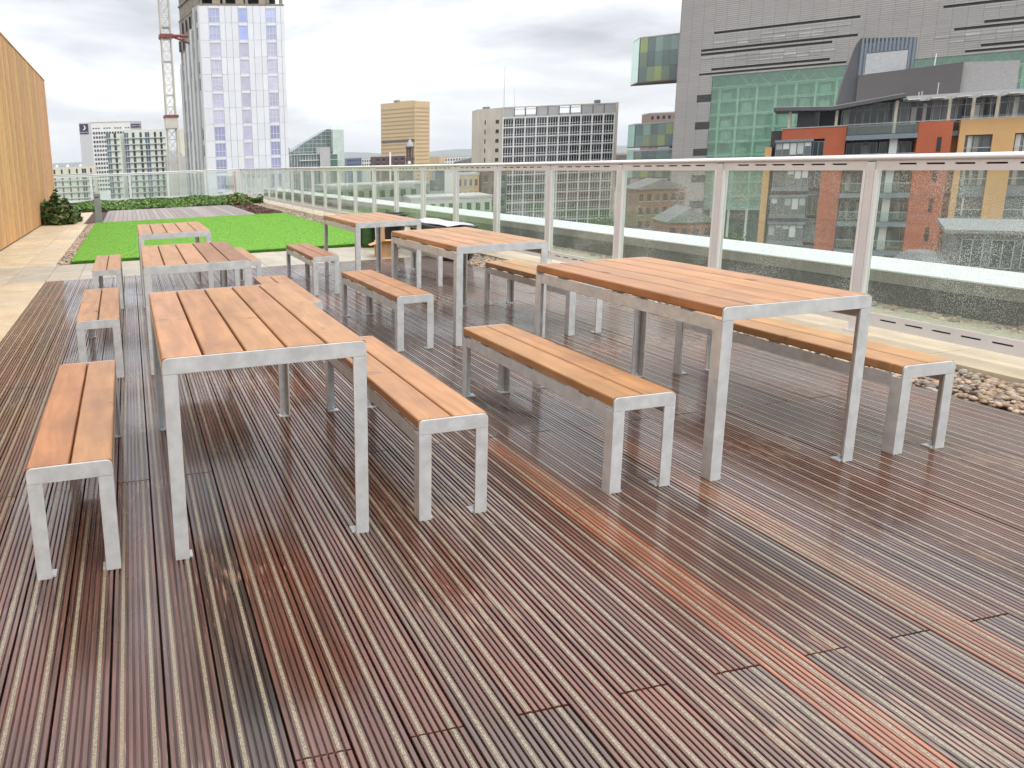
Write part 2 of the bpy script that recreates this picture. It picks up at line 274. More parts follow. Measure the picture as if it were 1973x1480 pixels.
def fast_mesh(name, V, F, mats, colors=None, smooth=False):
    """V (n,3) array, F (m,k) array of indices"""
    me = bpy.data.meshes.new(name); V = np.asarray(V, np.float32); F = np.asarray(F, np.int32); k = F.shape[1]
    me.vertices.add(len(V)); me.vertices.foreach_set('co', V.ravel()); me.loops.add(F.size); me.loops.foreach_set('vertex_index', F.ravel())
    me.polygons.add(len(F)); me.polygons.foreach_set('loop_start', np.arange(0, F.size, k, dtype=np.int32))
    for m in (mats if isinstance(mats, (list, tuple)) else [mats]): me.materials.append(m)
    if colors is not None:
        ca = me.color_attributes.new('Col', 'FLOAT_COLOR', 'POINT'); c = np.ones((len(V), 4), np.float32); c[:, :3] = colors; ca.data.foreach_set('color', c.ravel())
    if smooth: me.polygons.foreach_set('use_smooth', np.ones(len(F), bool))
    me.update(); me.validate(); return me
def leaves(centers, size, cols, elong=1.7, up=0.3):
    n = len(centers); a = rng.normal(size=(n, 3)); a[:, 2] *= 0.6; a /= np.linalg.norm(a, axis=1)[:, None]
    b = rng.normal(size=(n, 3)); b[:, 2] += up; b -= (b * a).sum(1)[:, None] * a; b /= np.linalg.norm(b, axis=1)[:, None]
    s = size * rng.uniform(0.6, 1.3, (n, 1)); c = np.asarray(centers)
    V = np.stack([c - a * s * elong * .5, c + b * s * .45, c + a * s * elong * .5, c - b * s * .45], 1).reshape(-1, 3)
    return V, np.arange(n * 4).reshape(n, 4), np.repeat(cols, 4, 0)

# ------------------------------------------------------------ the roof terrace
GZ = -30.0     # street level
terr = MB().box(-14, 7.05, -14, 33.6, -0.55, -0.060).build('roof_slab', mat('roof_concrete', (0.20, 0.19, 0.17), 0.8)); struct(terr)
X0, X1, PITCH = -1.15, 4.27, 5.42 / 38
# decking: grooved boards, each an object
def board_mesh():
    top, gd = 0.0, 0.011
    strip_ = [('g', 4.2), ('a', 5.5), ('s', 10), ('b', 5.5), ('g', 4.2)]      # grit let into a ridge with timber shoulders
    seg = [('r', 12.5)] + strip_ + [('r', 12.5), ('g', 4.2), ('r', 12.5), ('g', 4.2), ('r', 12.5)] + strip_ + [('r', 12.5)]
    wtot = sum(a for _, a in seg); k = (PITCH - 0.0064) / wtot; x = 0.0; prof = []; kinds = []
    for t, w in seg:
        w *= k
        if t == 'g': prof += [(x + .0003, top - gd), (x + w - .0003, top - gd)]
        else:
            z = top + (0.0008 if t == 's' else 0); ca, cb_ = (.0004 if t in 'sb' else .0016), (.0004 if t in 'sa' else .0016)
            prof += [(x, z - ca), (x + ca, z), (x + w - cb_, z), (x + w, z - cb_)]
        kinds.append(t); x += w
    mb = MB(); n = len(prof); mb.v = [(p[0], 0, p[1]) for p in prof] + [(p[0], 1, p[1]) for p in prof]
    W_ = x; i = 0; strip = set()
    for t in kinds:
        c = 2 if t == 'g' else 4
        if t == 's': strip |= {i, i + 1, i + 2}
        i += c
    for i in range(n - 1): mb.f.append((i, i + 1, n + i + 1, n + i)); mb.m.append(1 if i in strip else 0)
    b0 = len(mb.v); mb.v += [(0, 0, -0.028), (W_, 0, -0.028), (0, 1, -0.028), (W_, 1, -0.028)]
    mb.f += [(0, n, b0 + 2, b0), (n - 1, b0 + 1, b0 + 3, 2 * n - 1), tuple([b0] + [b0 + 1] + list(range(n - 1, -1, -1))), tuple([b0 + 3, b0 + 2] + list(range(n, 2 * n)))]; mb.m += [0] * 4
    return mb.mesh('board', [DECK, GRIT])
decking = MB().box(X0, X1, -3.0, 9.36, -0.058, -0.034).build('decking', DARKU); struct(decking)
BM = board_mesh()
palette = [(0.142, 0.075, 0.057), (0.128, 0.071, 0.056), (0.152, 0.080, 0.060), (0.124, 0.076, 0.064), (0.138, 0.068, 0.052), (0.115, 0.083, 0.073)]
special = {(9, 0): (0.050, 0.046, 0.043), (10, 0): (0.15, 0.062, 0.046), (19, 0): (0.33, 0.14, 0.065), (23, 0): (0.30, 0.165, 0.095), (18, 0): (0.13, 0.125, 0.12), (22, 0): (0.17, 0.165, 0.165), (24, 0): (0.14, 0.12, 0.115),
           (21, 0): (0.13, 0.115, 0.11), (14, 0): (0.085, 0.077, 0.07), (20, 0): (0.11, 0.095, 0.09), (13, 0): (0.13, 0.10, 0.085), (6, 0): (0.17, 0.075, 0.052), (12, 1): (0.15, 0.068, 0.046), (21, 0): (0.13, 0.07, 0.055)}
for i in range(38):
    ys = ([-3.0, 1.372, 4.63, 7.89, 9.36] if i % 2 == 0 else [-3.0, -0.26, 3.0, 6.26, 9.36])
    for k in range(len(ys) - 1):
        if ys[k + 1] <= 0.4 and i % 2: pass
        lo, hi = ys[k] + (0.0025 if k else 0), ys[k + 1] - 0.0025
        key = (i, k - (1 if i % 2 else 0)) if i % 2 else (i, k)
        c = special.get(key, palette[int(rng.integers(len(palette)))]); c = tuple(.85 * a_ + .15 * b_ for a_, b_ in zip(c, palette[0])); j = rng.uniform(0.88, 1.12)
        put('board', BM, decking, (X0 + i * PITCH + .0032, lo, rng.uniform(-.0012, .0012)), 0, tuple(x * j * .88 for x in c), (1, hi - lo, 1))

# paving
def slabs(name, xs, ys, z, cols, gap=0.005, th=0.04):
    root = MB().box(xs[0], xs[-1], ys[0], ys[-1], z - th - .012, z - th - .004).build(name, mat('mortar', (0.20, 0.17, 0.13), 0.9)); struct(root)
    for a, b in zip(xs, xs[1:]):
        for c, d in zip(ys, ys[1:]):
            col = cols[int(rng.integers(len(cols)))]; j = rng.uniform(.93, 1.07)
            MB().box(0, b - a - gap, 0, d - c - gap, -th, 0).build('slab', PAVE, root, (a + gap / 2, c + gap / 2, z + rng.uniform(-.001, .001)), bevel=.003).color = (*[x * j for x in col], 1)
    return root
BEI = [(1, 1, 1), (.95, .96, .98), (1.04, 1.02, .98)]; GRY = [(.72, .80, .92), (.78, .84, .95), (.68, .74, .84)]
fr = lambda a, b, n: [a + (b - a) * i / n for i in range(n + 1)]
slabs('side_path', [-2.42, -1.64, -1.155], fr(-3, 9.36, 14), 0.0, BEI)
slabs('side_path', [-2.42, -1.64, -1.18], fr(10.97, 19.6, 10), 0.0, BEI)
slabs('side_path', [-2.42, -1.9, -1.3], fr(19.6, 25.3, 6), 0.0, BEI)
slabs('cross_path', [-2.42, -1.64] + fr(-1.16, 4.30, 13), [9.365, 10.165, 10.97], 0.0, GRY)
slabs('edge_path', [4.83, 5.60], fr(-3, 33, 45), 0.022, BEI)
# a gravel margin beyond the balustrade, then the parapet
outm = MB().box(5.60, 6.30, -3, 33.2, -0.05, -0.012).build('gutter_bed', mat('gutter_bed', (0.34, 0.31, 0.22), 0.7, var=0.25, scale=20, bump=.5, bscale=80)); struct(outm)
par = empty('parapet_wall', (6.3, 15, -0.05)); tag(par, 'low roof-edge parapet with bright white coping beyond the glass balustrade', 'parapet')
MB().box(0.0, 0.66, -18, 18.3, -.5, 0.215).build('upstand', FELT, par)
MB().box(-0.022, -0.003, -18, 18.3, 0.225, 0.322).build('fascia', FASC, par)
for k in range(12):
    y = -18 + k * 3.05; MB().box(-0.03, 0.67, y + .004, y + 3.046, 0.322, 0.336).build('coping', COPE, par, bevel=.003)
bpar = empty('parapet_wall', (1.5, 33.4, -0.05)); tag(bpar, 'parapet under the far glass railing behind the shrubs', 'parapet')
MB().box(-5.5, 5.4, 0, 0.3, -.5, 0.06).build('upstand', FELT, bpar)
MB().box(-5.5, 5.4, -.02, 0.32, 0.062, 0.09).build('coping', FASC, bpar)

# turf
tz = 0.045; 
tb = MB().box(-0.97, 4.22, 11.12, 19.45, -0.02, tz - .012).build('lawn', TURF, bevel=.012); struct(tb)
n = 190000; P = np.c_[rng.uniform(-0.97, 4.22, n), rng.uniform(11.12, 19.45, n), np.full(n, tz - .014)]
ed = 16000; P[:ed, 1] = rng.uniform(11.10, 11.13, ed); P[:ed, 2] = rng.uniform(-.01, tz - .014, ed)
a = rng.uniform(0, 2 * np.pi, n); h = rng.uniform(.004, .010, n); w = .0055
tip = P + np.c_[rng.normal(0, .009, n), rng.normal(0, .009, n), h]; dv = np.c_[np.cos(a), np.sin(a), np.zeros(n)] * w
V = np.stack([P - dv, P + dv, tip], 1).reshape(-1, 3)
struct(put('turf_blades', fast_mesh('turf_blades', V, np.arange(n * 3).reshape(n, 3), BLADE)), 'stuff')

# pebbles
def ico(sub):
    b = bmesh.new(); bmesh.ops.create_icosphere(b, subdivisions=sub, radius=1); V = np.array([v.co[:] for v in b.verts]); F = np.array([[v.index for v in f.verts] for f in b.faces]); b.free(); return V, F
PCOL = np.array([(0.34, 0.235, 0.15), (0.45, 0.34, 0.235), (0.25, 0.175, 0.12), (0.48, 0.40, 0.32), (0.38, 0.25, 0.16), (0.22, 0.19, 0.17), (0.50, 0.37, 0.27)])
def pebbles(name, boxes, sub, size):
    BV, BF = ico(sub); VV = []; FF = []; CC = []; k = 0
    for x0, x1, y0, y1, z0, z1, n in boxes:
        for _ in range(n):
            s = size * rng.uniform(.65, 1.45); sc = np.array([s * rng.uniform(.9, 1.5), s * rng.uniform(.8, 1.1), s * rng.uniform(.5, .8)]); t = rng.uniform(0, np.pi); c_, s_ = np.cos(t), np.sin(t)
            v = BV * sc * (1 + .08 * np.sin(BV[:, [1]] * 2.7 + t)); tl = rng.normal(0, .22); v = np.c_[v[:, 0], v[:, 1] * np.cos(tl) - v[:, 2] * np.sin(tl), v[:, 1] * np.sin(tl) + v[:, 2] * np.cos(tl)]
            v = np.c_[v[:, 0] * c_ - v[:, 1] * s_, v[:, 0] * s_ + v[:, 1] * c_, v[:, 2]] + (rng.uniform(x0, x1), rng.uniform(y0, y1), rng.uniform(z0, z1))
            VV.append(v); FF.append(BF + k); k += len(v); CC.append(np.repeat(PCOL[[rng.integers(len(PCOL))]] * rng.uniform(.75, 1.2), len(v), 0))
    return struct(put(name, fast_mesh(name, np.concatenate(VV), np.concatenate(FF), PEB, np.concatenate(CC), True)), 'stuff')
pb = MB().box(4.275, 4.825, -3, 33, -0.058, -0.03).build('pebble_bed', SOIL); struct(pb)
pebbles('river_pebbles', [(4.29, 4.81, 1.2, 7.2, -.024, .006, 6800)], 1, .0165)
pebbles('river_pebbles', [(4.29, 4.81, 7.2, 14, -.022, .004, 4200), (4.29, 4.81, 14, 33, -.02, .002, 4200), (-1.17, -0.99, 11.0, 19.5, -.02, .004, 1500), (6.1, 6.28, 1.5, 14, -.018, -.006, 700)], 1, .021)
MB().box(-1.175, -.975, 10.98, 19.5, -.058, -.03).build('pebble_bed', SOIL)['kind'] = 'structure'

# far planting: mulch, second deck, ground-cover shrubs
struct(MB().box(-2.4, 4.27, 19.5, 33.1, -.058, -.03).build('planting_bed', SOIL))
n = 2600; V, F, C = leaves(np.c_[rng.uniform(3.5, 4.3, n), rng.uniform(19.6, 26, n), rng.uniform(-.025, .02, n)], .05, np.array([(.16, .085, .065)]) * rng.uniform(.5, 1.4, (n, 1)), 2.0)
struct(put('bark_mulch', fast_mesh('bark_mulch', V, F, LEAF, C)), 'stuff')
d2 = MB().box(-.80, 3.5, 19.75, 25.6, -.03, -.012).build('decking', DARKU); struct(d2)
OLDW = wood_mat('weathered_board', (0.30, 0.255, 0.24), (0.22, 0.18, 0.165), (1, 0.1, 1), rough=.55, knots=.3)
bm2 = MB().box(0, .128, 0, 5.8, -.02, 0).mesh('board', OLDW, bevel=.004)
for i in range(32): put('board', bm2, d2, (-.79 + i * .1338, 19.77, .012), 0, tuple([rng.uniform(.8, 1.15)] * 3))
def shrub_mass(name, box, n, size, hump, cols):
    x0, x1, y0, y1, z0, z1 = box; c = np.c_[rng.uniform(x0, x1, n), rng.uniform(y0, y1, n), np.zeros(n)]
    hgt = z0 + (z1 - z0) * (.55 + .25 * np.sin(c[:, 0] * hump + 1.3 * np.sin(c[:, 1] * 2.1)) + .2 * np.sin(c[:, 1] * 3.3 + c[:, 0]))
    c[:, 2] = z0 + (hgt - z0) * rng.uniform(0, 1, n) ** .5
    cc = np.array(cols)[rng.integers(len(cols), size=n)] * rng.uniform(.6, 1.25, (n, 1))
    V, F, C = leaves(c, size, cc); return fast_mesh(name, V, F, LEAF, C)
GR = [(.10, .20, .035), (.14, .26, .05), (.07, .15, .03), (.19, .30, .08)]
struct(put('ground_cover_shrubs', shrub_mass('ground_cover_shrubs', (-2.2, 4.2, 25.5, 32.6, 0, .17), 22000, .075, 3.1, GR)), 'stuff')
for lab, bx, nn_ in (('reddish low shrub at the right end of the shrub bed', (3.5, 4.25, 25.0, 26.0, 0, .42), 1500), ('dark green low shrub on the bark beside the railing', (4.3, 4.8, 25.6, 26.4, 0, .38), 900)):
    e0 = empty('low_shrub', ((bx[0] + bx[1]) / 2, bx[2], 0)); tag(e0, lab, 'shrub')
    me = shrub_mass('foliage', bx, nn_, .08, 4, GR + ([(.22, .07, .05)] if 'reddish' in lab else [(.05, .1, .03)])); put('foliage', me, e0, (-e0.location.x, -e0.location.y, 0))
    mbs = MB()
    for k in range(6): mbs.tube((0, .3, -.02), (rng.uniform(-.25, .25), rng.uniform(.1, .7), .3), .008, 5, .004)
    mbs.build('stem', BARK, e0)
bush = empty('bush', (-2.0, 20.6, 0)); tag(bush, 'shaggy dark green bush at the foot of the timber wall', 'bush')
cs = []
for (bx_, by_, bz_, rx_, ry_, rz_, nl) in ((-.12, -.3, .0, .34, .5, .68, 2600), (.05, .35, 0, .42, .55, .55, 1800), (.22, -.55, 0, .30, .45, .36, 1500), (-.2, .75, 0, .25, .4, .62, 900), (.34, .1, 0, .26, .35, .25, 700)):
    dv_ = rng.normal(size=(nl, 3)); dv_ /= np.linalg.norm(dv_, axis=1)[:, None]; dv_[:, 2] = np.abs(dv_[:, 2]); rr_ = rng.uniform(0, 1, (nl, 1)) ** .5 * (1 + .3 * np.sin(5 * dv_[:, [0]] + 3 * dv_[:, [1]]) * .6 + rng.normal(0, .1, (nl, 1)))
    cs.append(dv_ * rr_ * [rx_, ry_, rz_] + [bx_, by_, .03])
c = np.concatenate(cs); n = len(c)
V, F, C = leaves(c, .085, np.array([(.045, .095, .025), (.07, .13, .03), (.12, .18, .05), (.10, .09, .03)])[rng.integers(4, size=n)] * rng.uniform(.6, 1.3, (n, 1)), 2.2, -.4)
put('foliage', fast_mesh('foliage', V, F, LEAF, C), bush); mbs = MB()
for k in range(9): mbs.tube((0, 0, -.02), (rng.uniform(-.3, .3), rng.uniform(-.6, .6), rng.uniform(.4, .7)), .018, 6, .006)
mbs.build('stem', BARK, bush)

# timber wall of upright boards
tw = empty('timber_wall', (-2.42, 10.5, 0)); tag(tw, 'tall timber wall of upright orange-tan boards along the left path', 'wall')
MB().box(-.16, -.03, -13.5, 13.85, 0, 4.28).build('backing_wall', mat('wall_backing', (.2, .13, .07), .8), tw)
y = -13.5; k = 0
while y < 13.85:
    w = float(rng.choice([.27, .33, .40])); w = min(w, 13.86 - y); j = rng.uniform(.84, 1.1)
    d = .022 + (.007 if k % 2 else 0)
    o = MB().box(-.029, -.029 + d, 0, w - .005, .02, 4.30).build('board', WALLWOOD, tw, (0, y, 0), bevel=.003); o.color = (j, j * rng.uniform(.95, 1.04), j * rng.uniform(.9, 1.1), 1); y += w; k += 1
MB().box(-.17, .012, -13.5, 13.87, 4.302, 4.335).build('cap_board', WALLWOOD, tw)

# bollard light
bo = empty('bollard_light', (-.88, 19.62, 0)); tag(bo, 'grey square bollard light at the back corner of the lawn', 'bollard')
MB().box(-.085, .085, -.085, .085, 0, .68).build('post', BOLG, bo, bevel=.006)
MB().box(-.07, .07, -.07, .07, .68, .715).build('lens', mat('bollard_lens', (.1, .1, .11), .2), bo)
MB().box(-.088, .088, -.088, .088, .715, .80).build('cap', BOLG, bo, bevel=.006)
MB().box(-.11, .11, -.11, .11, -.03, .012).build('base_plate', BOLG, bo)

# ------------------------------------------------------------ glass balustrades
def balustrade(root, length, first, pitch, npost, slots=True):
    """local x along the run; outward = +y"""
    pm = MB().box(-.028, .028, -.035, .035, 0, 1.205).mesh('post', RAIL, bevel=.004)
    cm = MB().box(-.05, -.03, -.034, -.012, .16, 1.15).box(.03, .05, -.034, -.012, .16, 1.15).mesh('clamp', CLAMP, bevel=.003)
    bm_ = MB().box(-.045, .045, -.06, .06, -.04, .012).mesh('base_plate', RAIL)
    xs = [first + i * pitch for i in range(npost)]
    for x in xs:
        p = put('post', pm, root, (x, 0, 0)); put('clamp', cm, p); put('base_plate', bm_, p)
    # oval handrail
    ov = [(.041 * math.cos(t), .023 * math.sin(t)) for t in [2 * math.pi * i / 20 for i in range(20)]]
    mb = MB().prism(ov, xs[0] - .05, xs[-1] + .05, 'x'); hr = mb.build('handrail', RAIL, root, (0, 0, 1.232), smooth=False)
    for p in hr.data.polygons: p.use_smooth = len(p.vertices) == 4
    w = pitch - .06
    def plate(z0, z1, zs):
        mb = MB()
        if not slots: return mb.box(0, w, -.005, .005, z0, z1)
        h = .0058; mb.box(0, w, -.005, .005, z0, zs - h); mb.box(0, w, -.005, .005, zs + h, z1)
        ns = 6; sp = .165; sl_ = .108; x0 = (w - sp * (ns - 1) - sl_) / 2; cur = 0
        for i in range(ns):
            mb.box(cur, x0 + i * sp, -.005, .005, zs - h, zs + h); cur = x0 + i * sp + sl_
        mb.box(cur, w, -.005, .005, zs - h, zs + h); return mb
    tp = plate(1.148, 1.214, 1.192).mesh('top_rail', RAIL); bt = plate(.062, .158, .118).mesh('bottom_rail', RAIL)
    gp = MB().box(0, w - .004, -.005, .005, .16, 1.146).mesh('glass_pane', GLASS)
    back = MB().box(0, w, .008, .012, 1.16, 1.21).mesh('dark_backing', DARKU); back2 = MB().box(0, w, .008, .012, .08, .150).mesh('dark_backing', DARKU)  # dark strips added behind the slots to keep light from showing through
    for x in xs[:-1]:
        a = put('top_rail', tp, root, (x + .03, -.02, 0)); bb = put('bottom_rail', bt, root, (x + .03, -.02, 0)); slots and put('dark_backing', back2, bb); put('glass_pane', gp, root, (x + .032, 0, 0)); slots and put('dark_backing', back, a, (0, 0, 0))
b1 = empty('glass_balustrade', (5.09, 0, 0.022), R(90)); tag(b1, 'long rain-spotted glass balustrade with pale handrail along the right roof edge', 'balustrade')
b1.scale = (1, -1, 1)
balustrade(b1, 32, 4.01 - 4 * 1.2865, 1.2865, 27)
b2 = empty('glass_balustrade', (5.09 - 1.6865 * 5, 32.34, 0.022), 0); tag(b2, 'far glass railing crossing the end of the terrace behind the shrubs', 'balustrade')
balustrade(b2, 8, 0, 1.6865, 6, slots=False)

# ------------------------------------------------------------ tables and benches
TW, TL, TH = 0.7216, 1.337, 0.74
BW, BL, BH = 0.2813, 1.309, 0.406
def furn_parts(Wd, Ln, H, npl):
    t = .008; pw = (Wd - .008 * (npl - 1)) / npl; pl = Ln - 2 * t - .004; ch = .006; th = .042
    prof = [(ch, 0), (pw - ch, 0), (pw, ch), (pw, th - ch), (pw - ch * .4, th - ch * .3), (pw - ch, th), (ch, th), (ch * .4, th - ch * .3), (0, th - ch), (0, ch)]
    plank = MB().prism([(x, z) for x, z in prof], 0, pl, 'y').mesh('plank', WOOD)
    bh = .056; r = .02; lw = .05
    # end rail: rounded shoulders
    arc = lambda cx, cz, a0, a1: [(cx + r * math.cos(a0 + (a1 - a0) * i / 5), cz + r * math.sin(a0 + (a1 - a0) * i / 5)) for i in range(6)]
    poly = [(0, H - bh), (Wd, H - bh)] + arc(Wd - r, H - r, 0, math.pi / 2) + arc(r, H - r, math.pi / 2, math.pi)
    end = MB().prism(poly, 0, t, 'y').mesh('end_rail', GALV, bevel=.0012)
    leg = MB().prism([(0, 0), (lw, 0), (lw, t), (t, t), (t, lw), (0, lw)], 0.0, H - bh - .0012, 'z').mesh('leg', GALV, bevel=.0012)
    foot = MB().box(t + .001, lw + .012, t + .001, lw, 0.0, .006).tube((.034, .03, .006), (.034, .03, .02), .007, 6).mesh('foot_tab', GALV)
    side = MB().box(0, .006, lw + .002, Ln - lw - .002, H - th - .007 - .055, H - th - .007).mesh('side_rail', GALV, bevel=.001)
    under = MB().box(.012, Wd - .012, -.02, .02, H - th - .016, H - th - .0015).mesh('cross_bar', GALV)
    return dict(plank=plank, end=end, leg=leg, foot=foot, side=side, under=under, pw=pw, t=t, H=H, W=Wd, L=Ln, n=npl, th=th)
PT = furn_parts(TW, TL, TH, 5); PBn = furn_parts(BW, BL, BH, 2)
def furniture(p, name, label, cat, group, x, y, a, tint=None):
    root = empty(name, (x, y, 0), a); tag(root, label, cat, group)
    for k in range(p['n']):
        j = rng.uniform(.92, 1.05); c = (j, j * rng.uniform(.95, 1.03), j * rng.uniform(.9, 1.05))
        if tint and k in tint: c = tuple(a_ * b_ for a_, b_ in zip(c, tint[k]))
        put('plank', p['plank'], root, (k * (p['pw'] + .008), p['t'] + .002, p['H'] - p['th'] + .001), 0, c)
    put('end_rail', p['end'], root, (0, 0, 0)); put('end_rail', p['end'], root, (0, p['L'] - p['t'], 0))
    for sx in (0, 1):
        for sy in (0, 1):
            l = put('leg', p['leg'], root, (sx * p['W'], sy * p['L'], 0)); l.scale = (-1 if sx else 1, -1 if sy else 1, 1); put('foot_tab', p['foot'], l)
        s = put('side_rail', p['side'], root, (.003 if not sx else p['W'] - .009, 0, 0))
    for yy in (.22, p['L'] / 2, p['L'] - .22): put('cross_bar', p['under'], root, (0, yy, 0))
    return root
BRN = (.66, .60, .62); RED = (1.0, .88, .86); GLD = (.98, 1.0, .9)
TG = 'picnic tables on the deck'; BG = 'low benches on the deck'
furniture(PT, 'table', 'nearest table of the left row, five orange-tan planks on galvanised legs', 'table', TG, .062, 2.300, .005)
furniture(PT, 'table', 'middle table of the left row, its two right-hand planks browner', 'table', TG, .048, 4.647, -.004, {3: BRN, 4: BRN})
furniture(PT, 'table', 'farthest table of the left row, standing closest to the green lawn', 'table', TG, .052, 7.071, 0)
furniture(PT, 'table', 'nearest table of the right row, between two long benches by the glass', 'table', TG, 2.279, 2.312, -.003, {0: (.9, .86, .82)})
furniture(PT, 'table', 'middle table of the right row, in front of the black tub', 'table', TG, 2.273, 4.648, -.009)
furniture(PT, 'table', 'farthest table of the right row, in front of the cardboard box', 'table', TG, 2.277, 6.981, -.017)
bd = [('bench left of the nearest left-row table, one plank pinker than the other', -.409, 2.299, .008, {0: RED}), ('bench left of the middle left-row table', -.411, 4.65, .016, {0: GLD, 1: GLD}),
      ('bench left of the farthest left-row table, beside the cross path', -.428, 7.084, .007, None),
      ('bench right of the nearest left-row table, half hidden under its corner', .993, 2.326, .001, {0: GLD}), ('bench right of the middle left-row table, mostly hidden by nearest table', .993, 4.689, -.012, None),
      ('bench right of the farthest left-row table, only its end showing', .993, 7.06, 0, None),
      ('bench left of the nearest right-row table, two golden planks', 1.816, 2.325, -.001, {0: GLD, 1: GLD}), ('bench left of the middle right-row table', 1.817, 4.648, .014, None),
      ('bench left of the farthest right-row table, with browner planks', 1.819, 7.026, -.002, {0: (.78, .66, .62), 1: (.78, .66, .62)}),
      ('bench right of the nearest right-row table, beside the pebble strip', 3.221, 2.311, -.005, {0: GLD, 1: GLD}), ('bench right of the middle right-row table, its near end hidden', 3.193, 4.64, 0, {0: GLD, 1: GLD}),
      ('bench right of the farthest right-row table, hidden behind the middle table', 3.205, 6.99, 0, None)]
for lab, x, y, a, t in bd: furniture(PBn, 'bench', lab, 'bench', BG, x, y, a, t)

# clutter by the balustrade
tub = empty('planter_tub', (4.06, 8.62, 0)); tag(tub, 'long black plastic tub by the pebbles, behind the middle right-row table', 'tub')
mb = MB(); oct_ = lambda w, l, c: [(c, 0), (w - c, 0), (w, c), (w, l - c), (w - c, l), (c, l), (0, l - c), (0, c)]
lo = oct_(.40, 1.25, .09); hi = oct_(.50, 1.37, .11); k = 0
mb.v += [(x + .05, y + .06, 0) for x, y in lo] + [(x, y, .46) for x, y in hi] + [(.02 + x * .92, .03 + y * .955, .46) for x, y in hi] + [(.06 + x * .76, .08 + y * .88, .40) for x, y in hi]
for j in range(3):
    for i in range(8): mb.f.append((j * 8 + i, j * 8 + (i + 1) % 8, (j + 1) * 8 + (i + 1) % 8, (j + 1) * 8 + i)); mb.m.append(0)
mb.f += [tuple(reversed(range(8))), tuple(range(24, 32))]; mb.m += [0, 0]
mb.build('tub_body', BLACKP, tub); MB().prism(oct_(.53, 1.40, .12), .43, .455, 'z').build('rim', BLACKP, tub, (-.015, -.015, 0), bevel=.008)
shs = empty('folded_sheet', (4.12, 8.72, .455)); tag(shs, 'silver ribbed sheet lying on top of the black tub', 'sheet')
mb = MB(); cols_ = 34
for i in range(cols_ + 1):
    y = i * .034; z = .012 + (.016 if i % 2 else 0) + .006 * math.sin(i * .21); mb.v += [(0, y, z), (.2, y, z + .02), (.4, y + .02, z - .005)]
for i in range(cols_):
    for j in range(2): mb.f.append((i * 3 + j, i * 3 + j + 1, i * 3 + j + 4, i * 3 + j + 3)); mb.m.append(0)
sh_ = mb.build('sheet', SILV, shs); sh_.modifiers.new('thick', 'SOLIDIFY').thickness = .006
pot = empty('plant_pot', (4.02, 10.55, 0)); tag(pot, 'round black plant pot behind the farthest right-row table', 'pot')
MB().lathe([(.19, 0), (.22, .30), (.245, .50), (.26, .50), (.265, .54), (.24, .545), (.225, .47)], 28).build('pot_body', BLACKP, pot, smooth=True)
MB().lathe([(.224, .44), (.20, .455), (.10, .47), (.01, .472)], 24).build('soil', SOIL, pot); mbs = MB()
for k in range(5): mbs.tube((rng.uniform(-.1, .1), rng.uniform(-.1, .1), .45), (rng.uniform(-.15, .15), rng.uniform(-.15, .15), .62), .007, 5, .003)
mbs.build('stem', BARK, pot)
cbx = empty('cardboard_box', (3.43, 9.52, 0), R(-8)); tag(cbx, 'open brown cardboard box on the cross path behind the right row', 'box')
t = .006; MB().box(0, .30, 0, .24, 0, t).box(0, .30, 0, t, t, .2).box(0, .30, .24 - t, .24, t, .2).box(0, t, t, .24 - t, t, .2).box(.30 - t, .30, t, .24 - t, t, .2).build('carton', CARD, cbx)
mb = MB(); mb.quad((0, 0, .2), (.30, 0, .2), (.29, -.06, .245), (.01, -.06, .245)); mb.quad((0, .24, .2), (.30, .24, .2), (.28, .33, .22), (.02, .33, .22)); mb.quad((0, 0, .2), (0, .24, .2), (-.1, .22, .17), (-.1, .02, .17))
f_ = mb.build('flap', CARD, cbx); f_.modifiers.new('thick', 'SOLIDIFY').thickness = .005
MB().box(.14, .20, -.0025, -.0005, .02, .19).build('tape', mat('tape', (.35, .24, .14), .3), cbx)
off = empty('timber_offcut', (3.50, 9.66, .01)); tag(off, 'two pale timber offcuts standing in the cardboard box', 'timber')
for k, (dx, tilt) in enumerate(((0, .10), (.06, -.06))):
    o = MB().box(0, .045, 0, .02, 0, .42).build('offcut', WALLWOOD, off, (dx, 0, 0), bevel=.002); o.rotation_euler = (0.03, tilt, 0)
sack = empty('garden_sack', (3.72, 10.80, 0)); tag(sack, 'dark green garden sack on a black wire frame at the lawn corner', 'sack')
MB().lathe([(.10, 0), (.125, .06), (.12, .3), (.13, .46), (.122, .46), (.11, .3), (.11, .05)], 16).build('sack_body', mat('sack_green', (.03, .085, .02), .7, var=.3, scale=12), sack, smooth=True)
mb = MB()
for k in range(4):
    t_ = k * math.pi / 2 + .4; mb.tube((.13 * math.cos(t_), .13 * math.sin(t_), 0), (.14 * math.cos(t_), .14 * math.sin(t_), .48), .006, 6)
mb.build('frame', BLACKP, sack)
# ------------------------------------------------------------ the city
CONC = mat('pale_concrete', (0.50, 0.455, 0.385), .85, var=.16, scale=.35, stretch=(1, 1, .3))
WHITEP = mat('white_panel', (0.70, 0.715, 0.75), .4, var=.03, scale=.3, obj=True)
WINB = mat('film_window', (0.60, 0.60, 0.60), .18, var=.12, scale=.5, obj=True)
FRW = mat('white_frame', (0.80, 0.79, 0.79), .5, var=.03)
WIND = mat('dark_window', (0.60, 0.60, 0.60), .08, var=.25, scale=.25, obj=True)
LGREY = mat('light_grey_panel', (0.42, 0.42, 0.42), .6, var=.06, scale=.5)
DCONC = mat('raw_concrete', (0.24, 0.21, 0.17), .9, var=.3, scale=.4)
ROOFG = mat('grey_roof', (0.16, 0.165, 0.17), .7, var=.2, scale=.5)
def rootb(name, label, a, ang, cat='building', z=GZ):
    return tag(empty(name, (a[0], a[1], z), R(ang)), label, cat)
